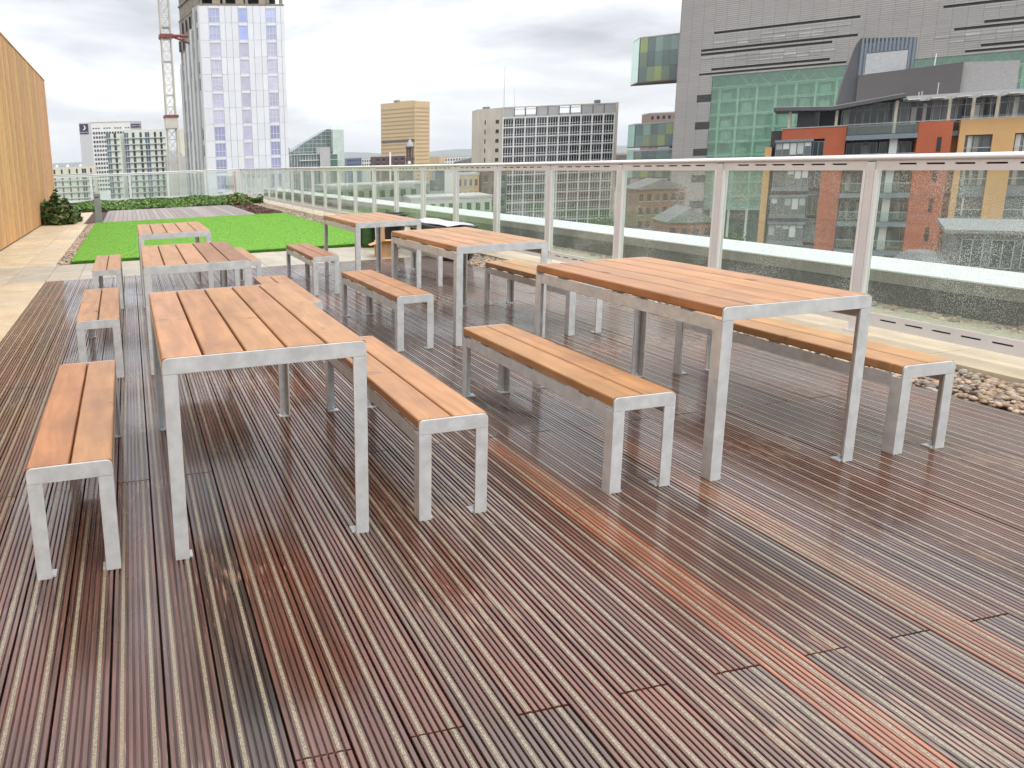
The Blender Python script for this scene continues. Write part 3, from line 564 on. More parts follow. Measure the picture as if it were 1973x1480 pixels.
def part(root, name, m, *boxes, bevel=0, color=None):
    """boxes: s0,s1 along the face, d0,d1 inwards, z0,z1 above street datum of the camera terrace"""
    mb = MB(); z = root.matrix_basis.translation.z if not root.parent else 0
    for b in boxes: mb.box(b[0], b[1], b[2], b[3], b[4] - z, b[5] - z)
    o = mb.build(name, m, root, bevel=bevel)
    if color: o.color = (*color, 1)
    return o
struct(MB().box(-11000, 11000, -2500, 11000, GZ - 1, GZ).build('ground', mat('city_ground', (0.10, 0.11, 0.085), .9, col2=(0.20, 0.19, 0.17), scale=.012)))
def win_meshes(w, h, nx, rows, fr_=.06, dep=.12, fm=None):
    """a pane and its frame of bars, as two shared meshes"""
    pane = MB().box(fr_ * .5, w - fr_ * .5, .05, dep, fr_ * .5, h - fr_ * .5).mesh('pane', WIND); mb = MB()
    mb.box(0, fr_, 0, .05, 0, h); mb.box(w - fr_, w, 0, .05, 0, h); mb.box(fr_, w - fr_, 0, .05, 0, fr_); mb.box(fr_, w - fr_, 0, .05, h - fr_, h)
    for i in range(1, nx): x = w * i / nx; mb.box(x - fr_ / 2, x + fr_ / 2, 0.002, .05, fr_, h - fr_)
    for zf in rows: mb.box(fr_, w - fr_, -.002, .048, h * zf - fr_ / 2, h * zf + fr_ / 2)
    return pane, mb.mesh('frame', fm or FRW)

# --- concrete office slab
slab = rootb('office_slab', 'long concrete office slab with gridded white window bays and bare end wall', (121.3, 215.6), -13.3)
part(slab, 'wall', CONC, (0, 36.1, .7, 12, GZ, 13.9))
mb = MB().prism([(0, 0), (0, 12), (-7.16, 12), (-7.16, 5.5)][::-1], 0, 17 - GZ, 'z'); mb.build('end_wall', CONC, slab)
part(slab, 'pier', CONC, (36.1, 36.95, -.15, 12, GZ, 17.2))
FP = 3.07
for k in range(11): part(slab, 'column', FRW, (3.61 * k - .14, 3.61 * k + .14, .0, .7, GZ, 13.9))
for r in range(15): part(slab, 'floor_beam', FRW, (0.14, 36.1, .06, .7, 13.62 - FP * r - .15, 13.62 - FP * r + .15))
pane, frame = win_meshes(3.33, 2.77, 4, (.30,), .11)
for r in range(14):
    for k in range(10):
        j = rng.uniform(.25, 1.2) ** 1.4; p = put('window', pane, slab, (3.61 * k + .14, .35, 13.47 - FP * (r + 1) + .15 - GZ), 0, (.075 * j, .082 * j, .10 * j)); put('frame', frame, p)
part(slab, 'screen_beam', CONC, (0, 36.1, 0, .5, 16.75, 17.1))
for k in range(1, 10): part(slab, 'screen_post', ROOFG, (3.61 * k - .16, 3.61 * k + .16, .02, .5, 13.9, 16.75))
for k in range(10):
    if k in (1, 2, 5, 6):
        part(slab, 'screen_rail', LGREY, (3.61 * k + .16, 3.61 * k + 3.45, .1, .3, 13.9, 14.5)); part(slab, 'screen_rail', LGREY, (3.61 * k + .16, 3.61 * k + 3.45, .1, .3, 16.1, 16.3))
    else: part(slab, 'screen_panel', LGREY, (3.61 * k + .16, 3.61 * k + 3.45, .1, .35, 13.9, 16.75))
part(slab, 'roof_vent', ROOFG, (30.5, 32, 2, 3.5, 17.1, 18.3)); part(slab, 'roof_vent', ROOFG, (-4.5, -2.5, 7, 8.5, 17, 17.9))
MB().tube((.6, 1.5, 17 - GZ), (.6, 1.5, 30 - GZ), .11, 6, .05).build('aerial', LGREY, slab); MB().tube((4, 1.5, 14 - GZ), (4, 1.5, 23 - GZ), .07, 6, .04).build('aerial', LGREY, slab)
sq = MB().box(-.55, .55, -.06, .25, -.6, .6).mesh('window', WIND); sl2 = MB().box(-.18, .18, -.06, .25, -.75, .75).mesh('window', WIND)
for r in range(13):
    for t_, me in ((7.1, sq), (2.95, sl2)):
        put('window', me, slab, (-7.16 + t_ * .793, 5.5 - t_ * .609, 12.6 - FP * r - GZ), R(-37.5), (.06, .05, .045))

# --- tan tower with ribbon windows
def ribbon_mat(name, wall, glass, freq):
    m = bpy.data.materials.new(name); m.use_nodes = True; t = m.node_tree; b = t.nodes['Principled BSDF']; nn = t.nodes.new; ln = t.links.new
    g = nn('ShaderNodeTexCoord'); mp = nn('ShaderNodeMapping'); mp.inputs['Scale'].default_value = (freq, 0, 0); ln(g.outputs['Object'], mp.inputs[0])
    w = nn('ShaderNodeTexWave'); w.inputs['Scale'].default_value = 1.0; w.inputs['Distortion'].default_value = 0; ln(mp.outputs[0], w.inputs['Vector'])
    gt = nn('ShaderNodeMath'); gt.operation = 'GREATER_THAN'; ln(w.outputs['Fac'], gt.inputs[0]); gt.inputs[1].default_value = .55
    k = nn('ShaderNodeMix'); k.data_type = 'RGBA'; ln(gt.outputs[0], k.inputs[0]); k.inputs[6].default_value = (*glass, 1); k.inputs[7].default_value = (*wall, 1); ln(k.outputs[2], b.inputs['Base Color']); b.inputs['Roughness'].default_value = .4
    return m
TAN = mat('tan_cladding', (0.55, 0.405, 0.225), .7, var=.06, scale=.08); TANR = ribbon_mat('tan_ribbon', (.50, .37, .21), (.22, .165, .11), .42); DKR = ribbon_mat('plant_louvre', (.20, .17, .11), (.05, .045, .04), .42)
tan = rootb('tan_tower', 'tall tan office tower with rows of ribbon windows on the skyline', (209.5, 570.7), -46.3)
MB().prism([(0, 0), (30.7, 0), (35.06, 19.5), (4, 20)], 0, 48 - GZ, 'z').build('wall', TAN, tan)
for r in range(22):
    z = 42.0 - 3.17 * r; dk = r == 8
    part(tan, 'window_band', DKR if dk else TANR, (.6, 30.1, -.12, .3, z - (.9 if dk else .0), z + (1.5 if dk else 1.1)))
    o = MB().box(.8, 19.2, -.12, .3, -.55, .55).build('window_band', TANR, tan, (30.7, 0, z + .55 - GZ)); o.rotation_euler[2] = R(77.4)
part(tan, 'roof_plant', DCONC, (10, 14, 4, 8, 48, 50.2)); part(tan, 'roof_plant', TAN, (15, 26, 5, 14, 48, 49.2))

# --- Victorian clock tower in front of it
vt = rootb('clock_tower', 'small dark Victorian clock tower with a pale pointed cap', (152.4, 369.8), -30, 'tower')
SOOT = mat('sooty_stone', (0.13, 0.095, 0.07), .9, var=.4, scale=.6)
part(vt, 'shaft', SOOT, (-2.0, 2.0, -2.0, 2.0, GZ, 2.6), (-2.3, 2.3, -2.3, 2.3, 1.9, 2.601), bevel=.05)
for sx in (-1, 1):
    for sy in (-1, 1): MB().box(sx * 1.5 - .3, sx * 1.5 + .3, sy * 1.5 - .3, sy * 1.5 + .3, 2.6 - GZ, 8 - GZ).build('belfry_pier', SOOT, vt)
part(vt, 'belfry_core', SOOT, (-.7, .7, -.7, .7, 2.6, 8)); part(vt, 'cornice', SOOT, (-2.2, 2.2, -2.2, 2.2, 8, 8.6))
MB().lathe([(1.9, 8.6 - GZ), (1.7, 9.6 - GZ), (1.0, 11.2 - GZ), (.35, 12.4 - GZ), (.05, 14.6 - GZ)], 8).build('cap_roof', mat('lead_cap', (.36, .36, .4), .6), vt)
for a_ in (0, 90): o = MB().lathe([(.9, 0), (.9, .12)], 16).build('clock_face', FRW, vt); o.rotation_euler = (R(90), 0, R(-a_)); o.location = (0 if a_ == 0 else -2.02, -2.02 if a_ == 0 else 0, 0 - GZ)

# --- white tower being finished
tow = rootb('white_tower', 'tall white panelled tower with three columns of lilac windows, top still bare concrete', (16.94, 154.8), 0)
FPT = 3.47; ZT = 34.8
MB().prism([(.05, .2), (18.25, .2), (18.25, 18), (-2.8, 18)], 0, ZT - GZ, 'z').build('core', DCONC, tow)
edges = [(0, 1.94), (4.30, 5.45), (5.48, 6.85), (6.88, 8.24), (10.24, 11.45), (11.48, 13.05), (13.08, 14.24), (16.46, 17.5), (17.53, 18.3)]
pm_ = {i: MB().box(a + .015, b - .015, .0 if i % 3 else .03, .2, 0, FPT - .035).mesh('panel', WHITEP, bevel=.01) for i, (a, b) in enumerate(edges)}
wpos = [(1.97, 4.27), (8.28, 10.2), (14.28, 16.42)]
wm = []
for i, (a, b) in enumerate(wpos):
    pn = MB().box(.02, b - a - .02, .09, .2, .02, 2.88).mesh('pane', WINB); mb = MB(); w = b - a
    mb.box(0, .07, .03, .12, 0, 2.9); mb.box(w - .07, w, .03, .12, 0, 2.9); mb.box(.07, w - .07, .03, .12, 0, .07); mb.box(.07, w - .07, .03, .12, 2.83, 2.9)
    if i != 1:
        for q in (1, 2): mb.box(w * q / 3 - .035, w * q / 3 + .035, .04, .12, .07, 2.83)
        mb.box(.07, w - .07, .035, .118, 1.15, 1.24)
    wm.append((pn, mb.mesh('frame', WHITEP), MB().box(.0, w, .0, .2, 2.93, FPT - .03).mesh('spandrel', WHITEP)))
for f in range(19):
    zb = ZT - FPT * (f + 1) - GZ
    for i in range(9): j = rng.uniform(.96, 1.03); put('panel', pm_[i], tow, (0, 0, zb), 0, (j, j, j * rng.uniform(.99, 1.03)))
    for i, (a, b) in enumerate(wpos):
        if f < 2: c = (.62, .72, 1.2) if i == 1 else (.74, .78, 1.15)
        elif f < 7 + (i == 1) * 3: c = (.85, .82, 1.05)
        else: c = (.50, .52, .80)
        j = rng.uniform(.9, 1.12); p = put('window', wm[i][0], tow, (a, 0, zb), 0, tuple(x * j for x in c)); put('frame', wm[i][1], p); put('spandrel', wm[i][2], tow, (a, 0, zb))
for lv in range(3):
    z = ZT + .02 + lv * 3.2; MB().prism([(0, 0), (18.3, 0), (18.3, 18), (-2.9, 18)], z - GZ, z + .35 - GZ, 'z').build('floor_slab', DCONC, tow)
    for s_ in (.2, 5.2, 10, 14.6, 17.5): part(tow, 'column', DCONC, (s_, s_ + .6, .4, 1.0, z + .35, z + 3.2))
    o = MB().box(0, 18.2, .3, .7, z + .35 - GZ, z + 3.2 - GZ).build('side_frame', DCONC, tow, (-2.9, 17.9, 0)); o.rotation_euler[2] = R(-80.54)
    part(tow, 'void_sheet', mat('dark_void', (.03, .028, .026), .9), (1, 17.5, 5, 5.3, z + .35, z + 3.2))  # near-black sheet painted in as the shaded void of the open floors
    for s_ in (3, 8, 13): part(tow, 'block_wall', mat('blockwork', (.34, .29, .22), .9, var=.2), (s_, s_ + 1.7, .7, 1.2, z + .35, z + rng.uniform(2, 3)))
SIDEG = mat('side_panel_grey', (.52, .52, .52), .55, var=.12, scale=.5, stretch=(1, 1, .2), obj=True)
side_ang = R(-80.54)
for k in range(11):
    w = 18.25 / 11; top = ZT - (0 if k > 8 else (11 - k) * .95) - GZ; j = rng.uniform(.72, 1.15)
    o = MB().box(.03, w - .03, -.25 - .28 * (k % 2), .1, 0, top).build('side_panel', SIDEG, tow, (-3 + .1643 * w * k, 18 - .9864 * w * k, 0)); o.rotation_euler[2] = side_ang; o.color = (j, j, j, 1)
    if k % 2 == 0:
        for f in range(17):
            if rng.uniform() < .55:
                q = MB().box(.45, .95, -.3, .05, 0, 2.4).build('side_window', WIND, tow, (-3 + .1643 * w * k, 18 - .9864 * w * k, ZT - FPT * (f + 1) - GZ + .3)); q.rotation_euler[2] = side_ang; q.color = (.10, .10, .11, 1)
hoist = rootb('site_hoist', 'thin orange site hoist mast on the front of the white tower', (22.6, 153.9), 0, 'hoist')
OR = mat('hoist_orange', (.75, .20, .06), .5)
part(hoist, 'mast', OR, (0, .3, 0, .3, GZ, 0.4)); part(hoist, 'cage', LGREY, (-1.9, -.1, -.2, .8, -2.6, -.6)); part(hoist, 'deck', FRW, (-2.6, .2, -.3, .84, -4.4, -4.1))

# --- tower crane mast
CRN = mat('crane_paint', (.50, .47, .41), .55, var=.1, scale=.5); CRD = mat('collar_red', (.20, .045, .03), .6, var=.2)
cr_ = rootb('tower_crane', 'pale lattice mast of a tower crane beside the white tower', (9.45, 150), 3, 'crane')
for sx in (-1, 1):
    for sy in (-1, 1): MB().box(sx * .95 - .12, sx * .95 + .12, sy * .95 - .12, sy * .95 + .12, 0, 80).build('chord', CRN, cr_)
nb = 0
for k in range(36):
    z0, z1 = k * 2.2, k * 2.2 + 2.2; mb = MB()
    for a, b in (((-1, -1), (1, -1)), ((1, -1), (1, 1)), ((1, 1), (-1, 1)), ((-1, 1), (-1, -1))):
        p0 = (a[0] * .9, a[1] * .9); p1 = (b[0] * .9, b[1] * .9)
        mb.tube((*p0, z0), (*p1, z1), .055, 4); mb.tube((*p1, z0), (*p0, z1), .055, 4); mb.tube((*p0, z0), (*p1, z0), .06, 4)
    if k % 3 == 0: mb.box(-.9, .9, -.9, .9, z0 + .1, z0 + .18)
    mb.build('bracing', CRN, cr_)['kind'] = 'stuff'
part(cr_, 'collar', CRD, (-1.35, 1.35, -1.35, -1.1, 27.4, 28.1), (-1.35, 1.35, 1.1, 1.35, 27.4, 28.1), (-1.35, -1.1, -1.1, 1.1, 27.4, 28.1), (1.1, 1.35, -1.1, 1.1, 27.4, 28.1))
MB().tube((1.3, .2, 27.8 - GZ), (5.6, 7.5, 27.8 - GZ), .22, 6).build('tie_bar', CRD, cr_); MB().tube((1.3, -1.2, 27.7 - GZ), (4.4, -.9, 27.7 - GZ), .3, 6).build('tie_bar', CRD, cr_)
part(cr_, 'collar', CRD, (-1.45, 1.45, -1.45, 1.45, 11.8, 12.3)); part(cr_, 'climbing_frame', CRN, (-1.3, 1.3, -1.3, 1.3, 9.6, 11.8))

# --- hotel with the purple sign
HWH = mat('white_render', (.70, .70, .69), .8, var=.05, scale=.2); PURP = mat('sign_purple', (.035, .022, .065), .4); SIGNW = mat('sign_white', (.85, .85, .85), .5)
hot = rootb('hotel_block', 'white hotel block with a purple moon sign on its blank end', (-29.05, 480), 0)
part(hot, 'blank_wall', mat('hotel_grey', (.50, .50, .52), .8), (0, 7.5, 0, 14, GZ, 33.0)); part(hot, 'wall', HWH, (7.5, 32.5, .3, 14, GZ, 33.2)); part(hot, 'stair_block', LGREY, (32.5, 39.7, 1, 12, GZ, 33.4)); part(hot, 'parapet', HWH, (-.1, 32.6, -.1, .25, 33.2, 33.8))
sg = part(hot, 'sign', PURP, (.3, 5.75, -.3, -.05, 26.0, 32.3))
def crescent(sx, sz, r, y, parent, m):
    outer = [(sx + r * math.cos(t), sz + r * math.sin(t)) for t in [R(-100 + 200 * i / 16) for i in range(17)]]
    inner = [(sx - .30 * r + .86 * r * math.cos(t), sz + .12 * r + .86 * r * math.sin(t)) for t in [R(88 - 176 * i / 16) for i in range(17)]]
    return MB().prism(outer + inner, y, y + .06, 'y').build('moon_emblem', m, parent)
crescent(2.6, 29.9 - GZ, 1.45, -.4, sg, SIGNW)
def lettering(text, size, parent, loc, m, rz=0):
    cu = bpy.data.curves.new('lettering', 'FONT'); cu.body = text; cu.size = size; cu.extrude = .03; cu.align_x = 'CENTER'; to = bpy.data.objects.new('t', cu); COL.link(to)
    bpy.context.view_layer.update(); me = bpy.data.meshes.new_from_object(to.evaluated_get(bpy.context.evaluated_depsgraph_get())); bpy.data.objects.remove(to); me.materials.append(m)
    o = put('lettering', me, parent, loc); o.rotation_euler = (R(90), 0, rz); o['kind'] = 'stuff'; return o
lettering('Premier Inn', 1.05, sg, (3.0, -.36, 26.7 - GZ), SIGNW)
sg2 = part(hot, 'sign', PURP, (33.0, 39.3, .7, .95, 29.3, 31.6)); lettering('Premier Inn', .95, sg2, (35.6, .62, 30.1 - GZ), SIGNW); crescent(38.4, 30.5 - GZ, .6, .6, sg2, SIGNW)
hw = MB().box(0, 1.15, 0, .35, 0, 1.45).mesh('window', WIND); hs = MB().box(0, 1.0, 0, .35, 0, .7).mesh('window', WIND)
for r in range(15):
    for c_ in range(14 if r < 2 else 6):
        if r == 0 and c_ % 4 == 3: continue
        put('window', hs if r == 0 else hw, hot, (8.4 + c_ * 1.72, .1, 28.4 - 2.78 * r + (.6 if r == 0 else 0) - GZ), 0, tuple([rng.uniform(.05, .2)] * 3))
for k, x in enumerate((9.5, 11, 12.6, 14.5, 16, 18.5, 20, 22, 25)): MB().tube((x, 4, 33.2 - GZ), (x + .1, 4, 33.2 + rng.uniform(1.2, 3.5) - GZ), .10, 5, .05).build('aerial', LGREY, hot)

# --- balcony apartments and a low block in front of the hotel
APW = mat('pale_apartment_wall', (.58, .60, .54), .7, var=.06, scale=.2); LEDG = mat('grey_ledge', (.33, .37, .36), .6); BEIW = mat('beige_wall', (.60, .57, .47), .8, var=.06, scale=.2)
def windowed(root, wall_boxes, m, cols, floors, zt, pitch, h, ledges, colr, lm=LEDG):
    part(root, 'wall', m, *wall_boxes) if len(wall_boxes) == 1 else [part(root, 'wall', m, b) for b in wall_boxes]
    for i, (a, b, c) in enumerate(cols):
        me = MB().box(0, b - a, 0, .4, 0, h).mesh('window', WIND); fr_ = MB().box((b - a) / 2 - .05, (b - a) / 2 + .05, -.05, -.005, 0, h).mesh('frame', FRW)
        for f in range(floors):
            j = rng.uniform(.6, 1.4); p = put('window', me, root, (a, -.06, zt - pitch * f - h - GZ), 0, tuple(x * j for x in c))
            if b - a > 1.2: put('frame', fr_, p)
    for f in range(ledges):
        for a, b in colr: part(root, 'ledge', lm, (a, b, -.55, .0, zt - pitch * f - pitch * .97, zt - pitch * f - pitch * .97 + .28))
apt = rootb('apartment_block', 'pale green-grey apartment block with narrow balcony ledges behind the crane', (-8.7, 330), 0)
DKW = (.07, .085, .08); BLW = (.14, .21, .27)
windowed(apt, [(0, 6.4, 0, 12, GZ, 18.1), (6.4, 8.0, 1.5, 12, GZ, 17.5), (8.0, 26.6, 0, 14, GZ, 19.5)], APW, [(.15, 1.85, BLW), (3.4, 4.5, DKW), (8.05, 9.85, BLW), (11.5, 12.6, DKW), (14.8, 15.9, DKW), (17.3, 19.2, (.13, .2, .3)), (21.3, 22.25, DKW), (23.95, 24.9, DKW)], 13, 18.3, 2.72, 2.15, 13, [(-.2, 5.8), (8.0, 26.4)])
lowb = rootb('low_block', 'low beige block with small dark windows left of the hotel sign', (-33.5, 320), 0)
windowed(lowb, [(0, 19.5, 0, 14, GZ, 4.1)], BEIW, [(1.8, 2.6, DKW), (4.9, 5.65, DKW), (8.1, 8.8, DKW), (11.2, 11.95, DKW), (13.7, 15.5, DKW), (17.2, 17.9, DKW)], 9, 3.15, 2.6, 1.9, 9, [(.5, 18.6)])
for k, x in enumerate((3, 7.5, 13)): MB().lathe([(.55, 4.1 - GZ), (.6, 4.5 - GZ), (.4, 5.0 - GZ), (.02, 5.2 - GZ)], 10, (x, 5)).build('roof_dome', HWH, lowb)
gb = rootb('grey_block', 'plain grey block between the crane and the white tower', (15.9, 300), 0)
part(gb, 'wall', LGREY, (0, 9, 0, 12, GZ, 6.7)); part(gb, 'stair_tower', BEIW, (6.6, 14, 6, 16, GZ, 18.0))
for k in range(3): part(gb, 'roof_fin', ROOFG, (4.5 + k * .9, 4.62 + k * .9, 1, 3, 6.7, 9.6 - k * .8))

# --- sloping glass building
urb = rootb('glass_wedge', 'sloping dark glass building with a pale glass prow on the skyline', (97.6, 430), 0)
GW = mat('wedge_glass', (.13, .17, .165), .12, var=.4, scale=.35); GPW = mat('prow_glass', (.47, .56, .50), .18, var=.10, scale=.3); STEELW = mat('white_steel', (.62, .66, .64), .5)
MB().prism([(2.2, GZ), (28.9, GZ), (28.9, 21.9), (26, 22.3), (16.85, 17.4), (9.7, 13.7), (2.2, 8.8)], 3, 16, 'y').build('glass_slope', GW, urb, (0, 0, -GZ))
MB().prism([(28.4, -1), (37.6, 6), (37.6, 18), (28.4, 18)], 0, 21.7 - GZ, 'z').build('prow', GPW, urb)
for k in range(8): part(urb, 'transom', STEELW, (4 + max(0, (k - 3)) * 4.2, 28.8, 2.9, 3.05, 4 + k * 2.4, 4.14 + k * 2.4))
for k in range(9):
    s_ = 4.5 + k * 2.9; zt_ = 8.8 + (s_ - 2.2) * .567; part(urb, 'rib', LEDG, (s_, s_ + .22, 2.8, 3.2, GZ, zt_ + .25))
for k in range(6): part(urb, 'prow_joint', STEELW, (28.5, 28.62, -1.1 + k * 0, -.9, GZ, 21.6)) if k == 0 else None
part(urb, 'podium', GW, (0, 17.5, -6, 2.5, GZ, 6.9)); part(urb, 'podium_roof', STEELW, (-.5, 17.6, -6.6, 2.6, 6.95, 7.35)); part(urb, 'podium_roof', STEELW, (5, 17.5, -7.6, -6.65, 3.3, 3.7))
for k in range(10): part(urb, 'podium_mullion', STEELW, (.4 + k * 1.75, .6 + k * 1.75, -6.2, -6.01, GZ, 6.9))
part(urb, 'stair_block', LGREY, (18.2, 24.7, -7, 2.6, GZ, 10.9)); part(urb, 'glazed_link', mat('green_glass_dark', (.08, .17, .13), .1, var=.4), (24.8, 29.9, -5, 0, GZ, 6.6)); part(urb, 'link_roof', STEELW, (24.7, 33, -5.4, .0, 3.3, 3.6)); part(urb, 'link_roof', STEELW, (24.7, 30, -5.3, 0, 6.62, 6.9))
part(urb, 'chimney', mat('brick_brown', (.22, .12, .08), .9), (.1, 1.7, 4, 6, GZ, 11.6))

# --- grey civic building with glass atrium
CLAD = mat('civic_cladding', (.33, .312, .30), .6, var=.05, scale=.15)
def clad_mat():
    m = CLAD; t = m.node_tree; b = t.nodes['Principled BSDF']; src = b.inputs['Base Color'].links[0].from_socket
    g = t.nodes.new('ShaderNodeTexCoord'); sp = t.nodes.new('ShaderNodeSeparateXYZ'); cbn = t.nodes.new('ShaderNodeCombineXYZ'); t.links.new(g.outputs['Object'], sp.inputs[0]); t.links.new(sp.outputs[0], cbn.inputs[0]); t.links.new(sp.outputs[2], cbn.inputs[1])
    br = t.nodes.new('ShaderNodeTexBrick'); br.offset = 0.0; br.inputs['Color1'].default_value = (1, 1, 1, 1); br.inputs['Color2'].default_value = (.93, .93, .93, 1); br.inputs['Mortar'].default_value = (.62, .62, .62, 1)
    br.inputs['Scale'].default_value = 1; br.inputs['Mortar Size'].default_value = .045; br.inputs['Brick Width'].default_value = 2.5; br.inputs['Row Height'].default_value = .48; t.links.new(cbn.outputs[0], br.inputs['Vector'])
    k = t.nodes.new('ShaderNodeMix'); k.data_type = 'RGBA'; k.blend_type = 'MULTIPLY'; k.inputs[0].default_value = 1; t.links.new(src, k.inputs[6]); t.links.new(br.outputs[0], k.inputs[7]); t.links.new(k.outputs[2], b.inputs['Base Color'])
clad_mat()
civ = rootb('civic_building', 'huge grey-clad civic building with slotted wall and green glass atrium', (149.2, 161.4), -44)
SX1 = 80
def lapped(s0, s1, z0, z1, name='cladding'):
    """courses of sheet lapped over each other"""
    mb = MB(); z = z0; prof = [(0, 0)]
    n = max(1, int(round((z1 - z0) / .48))); hh = (z1 - z0) / n
    pts = []
    for i in range(n): pts += [(-.05, z0 + i * hh), (0.0, z0 + (i + 1) * hh)]
    poly = [(.35, z0)] + pts + [(.35, z1)]
    k = len(mb.v); m_ = len(poly); mb.v += [(s0, y, z_ - GZ) for y, z_ in poly] + [(s1, y, z_ - GZ) for y, z_ in poly]
    for i in range(m_): j = (i + 1) % m_; mb.f.append((i, j, m_ + j, m_ + i)); mb.m.append(0)
    mb.f += [tuple(range(m_)), tuple(reversed(range(m_, 2 * m_)))]; mb.m += [0, 0]
    return mb.build(name, CLAD, civ)
slots = [(29.9, .62, [(0, 29), (43.3, SX1 - 2)]), (25.85, .62, [(-2.6, 28.9), (50.3, SX1 - 2)]), (24.85, .62, [(-2.6, 24.2), (45.6, SX1 - 3)]), (20.95, .6, [(0, 24.1), (50.3, SX1 - 2)]), (19.98, .5, [(-2.7, 27.3), (47.85, SX1 - 2)])]
part(civ, 'core', mat('civic_core', (.05, .048, .046), .8), (-7.6, SX1, .36, 30, 19.55, 52), (-7.6, .3, .36, 30, GZ, 19.55))
cur = 52.0
for z, h, segs in slots:
    lapped(-7.7, SX1, z + h, cur); x = -7.7
    for a, b in segs:
        if a - x > .05: lapped(x, a, z, z + h)
        x = b
    lapped(x, SX1, z, z + h); cur = z
lapped(-7.7, SX1, 19.55, cur)
lz = 19.55
for zt_, zb_ in ((15.1, 13.2), (8.2, 6.25), (1.35, -.55), (-5.5, -7.5), (-12.4, -14.4)):
    lapped(-7.7, .35, zt_, lz); lapped(-7.7, -2.8, zb_, zt_); lv = MB()
    part(civ, 'louvre_recess', mat('louvre_black', (.025, .024, .023), .6), (-2.8, .35, .15, .3, zb_, zt_))
    for q in range(6): part(civ, 'louvre_blade', ROOFG, (-2.78, .33, -.03, .14, zb_ + .08 + q * .32, zb_ + .16 + q * .32))
    lz = zb_
lapped(-7.7, .35, GZ, lz)
LITE = mat('slot_glass', (.40, .39, .375), .2, var=.25, scale=.2, obj=True)
strip = MB().box(.06, 2.44, -.10, -.03, 0, .36).mesh('strip_light', LITE)
for z, a, b in ((28.6, 4, 11), (27.6, 0, 10), (27.0, 2, 9), (24.0, -1, 6), (23.2, 2, 10), (22.5, 3, 9), (28.9, 20, 26), (23.6, 17, 24), (22.4, 18, 27)):
    for k in range(a, b): put('strip_light', strip, civ, (k * 2.5, 0, z - GZ), 0, tuple([rng.uniform(.7, 1.15)] * 3))
AG = glass_mat('atrium_glass', (.80, .93, .865), body=.15, bodycol=(.45, .64, .54)); CG = glass_mat('clear_guard', (.90, .96, .93), body=.04); XG = glass_mat('box_glass', (.91, .96, .94), body=.06, bodycol=(.45, .56, .52)); AIN = mat('atrium_inside', (.50, .60, .53), .8, var=.1, scale=.3); AID = mat('atrium_dark', (.16, .24, .20), .8); AIL = mat('atrium_blind', (.62, .68, .60), .8, obj=True)
zl = [19.5, 16.65, 13.4, 9.9, 6.4, 2.95, -.5, -4, -7.5, -11, -14.5]
part(civ, 'atrium_floor', AID, (.4, SX1, 9, 9.3, GZ, 19.5))
for i, z in enumerate(zl[1:]):
    part(civ, 'atrium_deck', AIN, (.4, SX1, 2.6, 9, z - .45, z))
    part(civ, 'atrium_soffit', AIN, (.4, SX1, 5.5, 5.8, z, z + 3.0))
cmesh = MB().box(0, .5, 0, .5, 0, 1).mesh('atrium_column', AIL); bl = MB().box(0, 2.2, 0, .1, 0, 1).mesh('blind', AIL)
for k in range(20):
    put('atrium_column', cmesh, civ, (2 + k * 4, 2.2, 0), 0, (1, 1, 1), (1, 1, 16.6 - GZ))
    for i in range(1, 7):
        if rng.uniform() < .7: put('blind', bl, civ, (2.7 + k * 4 + rng.uniform(0, .6), 3.2, zl[i + 1] + .3 - GZ), 0, tuple([rng.uniform(.5, 1.05)] * 3), (1, 1, rng.uniform(1.3, 2.6)))
mb = MB(); 
for k in range(20):
    a, b = .5 + k * 4, 4.5 + k * 4; mb.tube((a, 1.6, 16.8 - GZ), ((a + b) / 2, 1.6, 19.3 - GZ), .09, 5); mb.tube(((a + b) / 2, 1.6, 19.3 - GZ), (b, 1.6, 16.8 - GZ), .09, 5)
mb.tube((.5, 1.6, 16.75 - GZ), (80, 1.6, 16.75 - GZ), .11, 5); mb.build('roof_truss', AIL, civ)
gx = 2.06
for i in range(len(zl) - 1):
    gp = MB().box(.015, gx - .015, -.02, .03, 0.02, zl[i] - zl[i + 1] - .02).mesh('atrium_pane', AG)
    for k in range(29): put('atrium_pane', gp, civ, (.4 + k * gx, 0, zl[i + 1] - GZ))
for z in zl[1:7]: part(civ, 'transom', AIL, (.4, 60, .05, .11, z - .05, z + .05))
part(civ, 'atrium_edge', CLAD, (60.2, SX1, -.04, .3, GZ, 19.5))

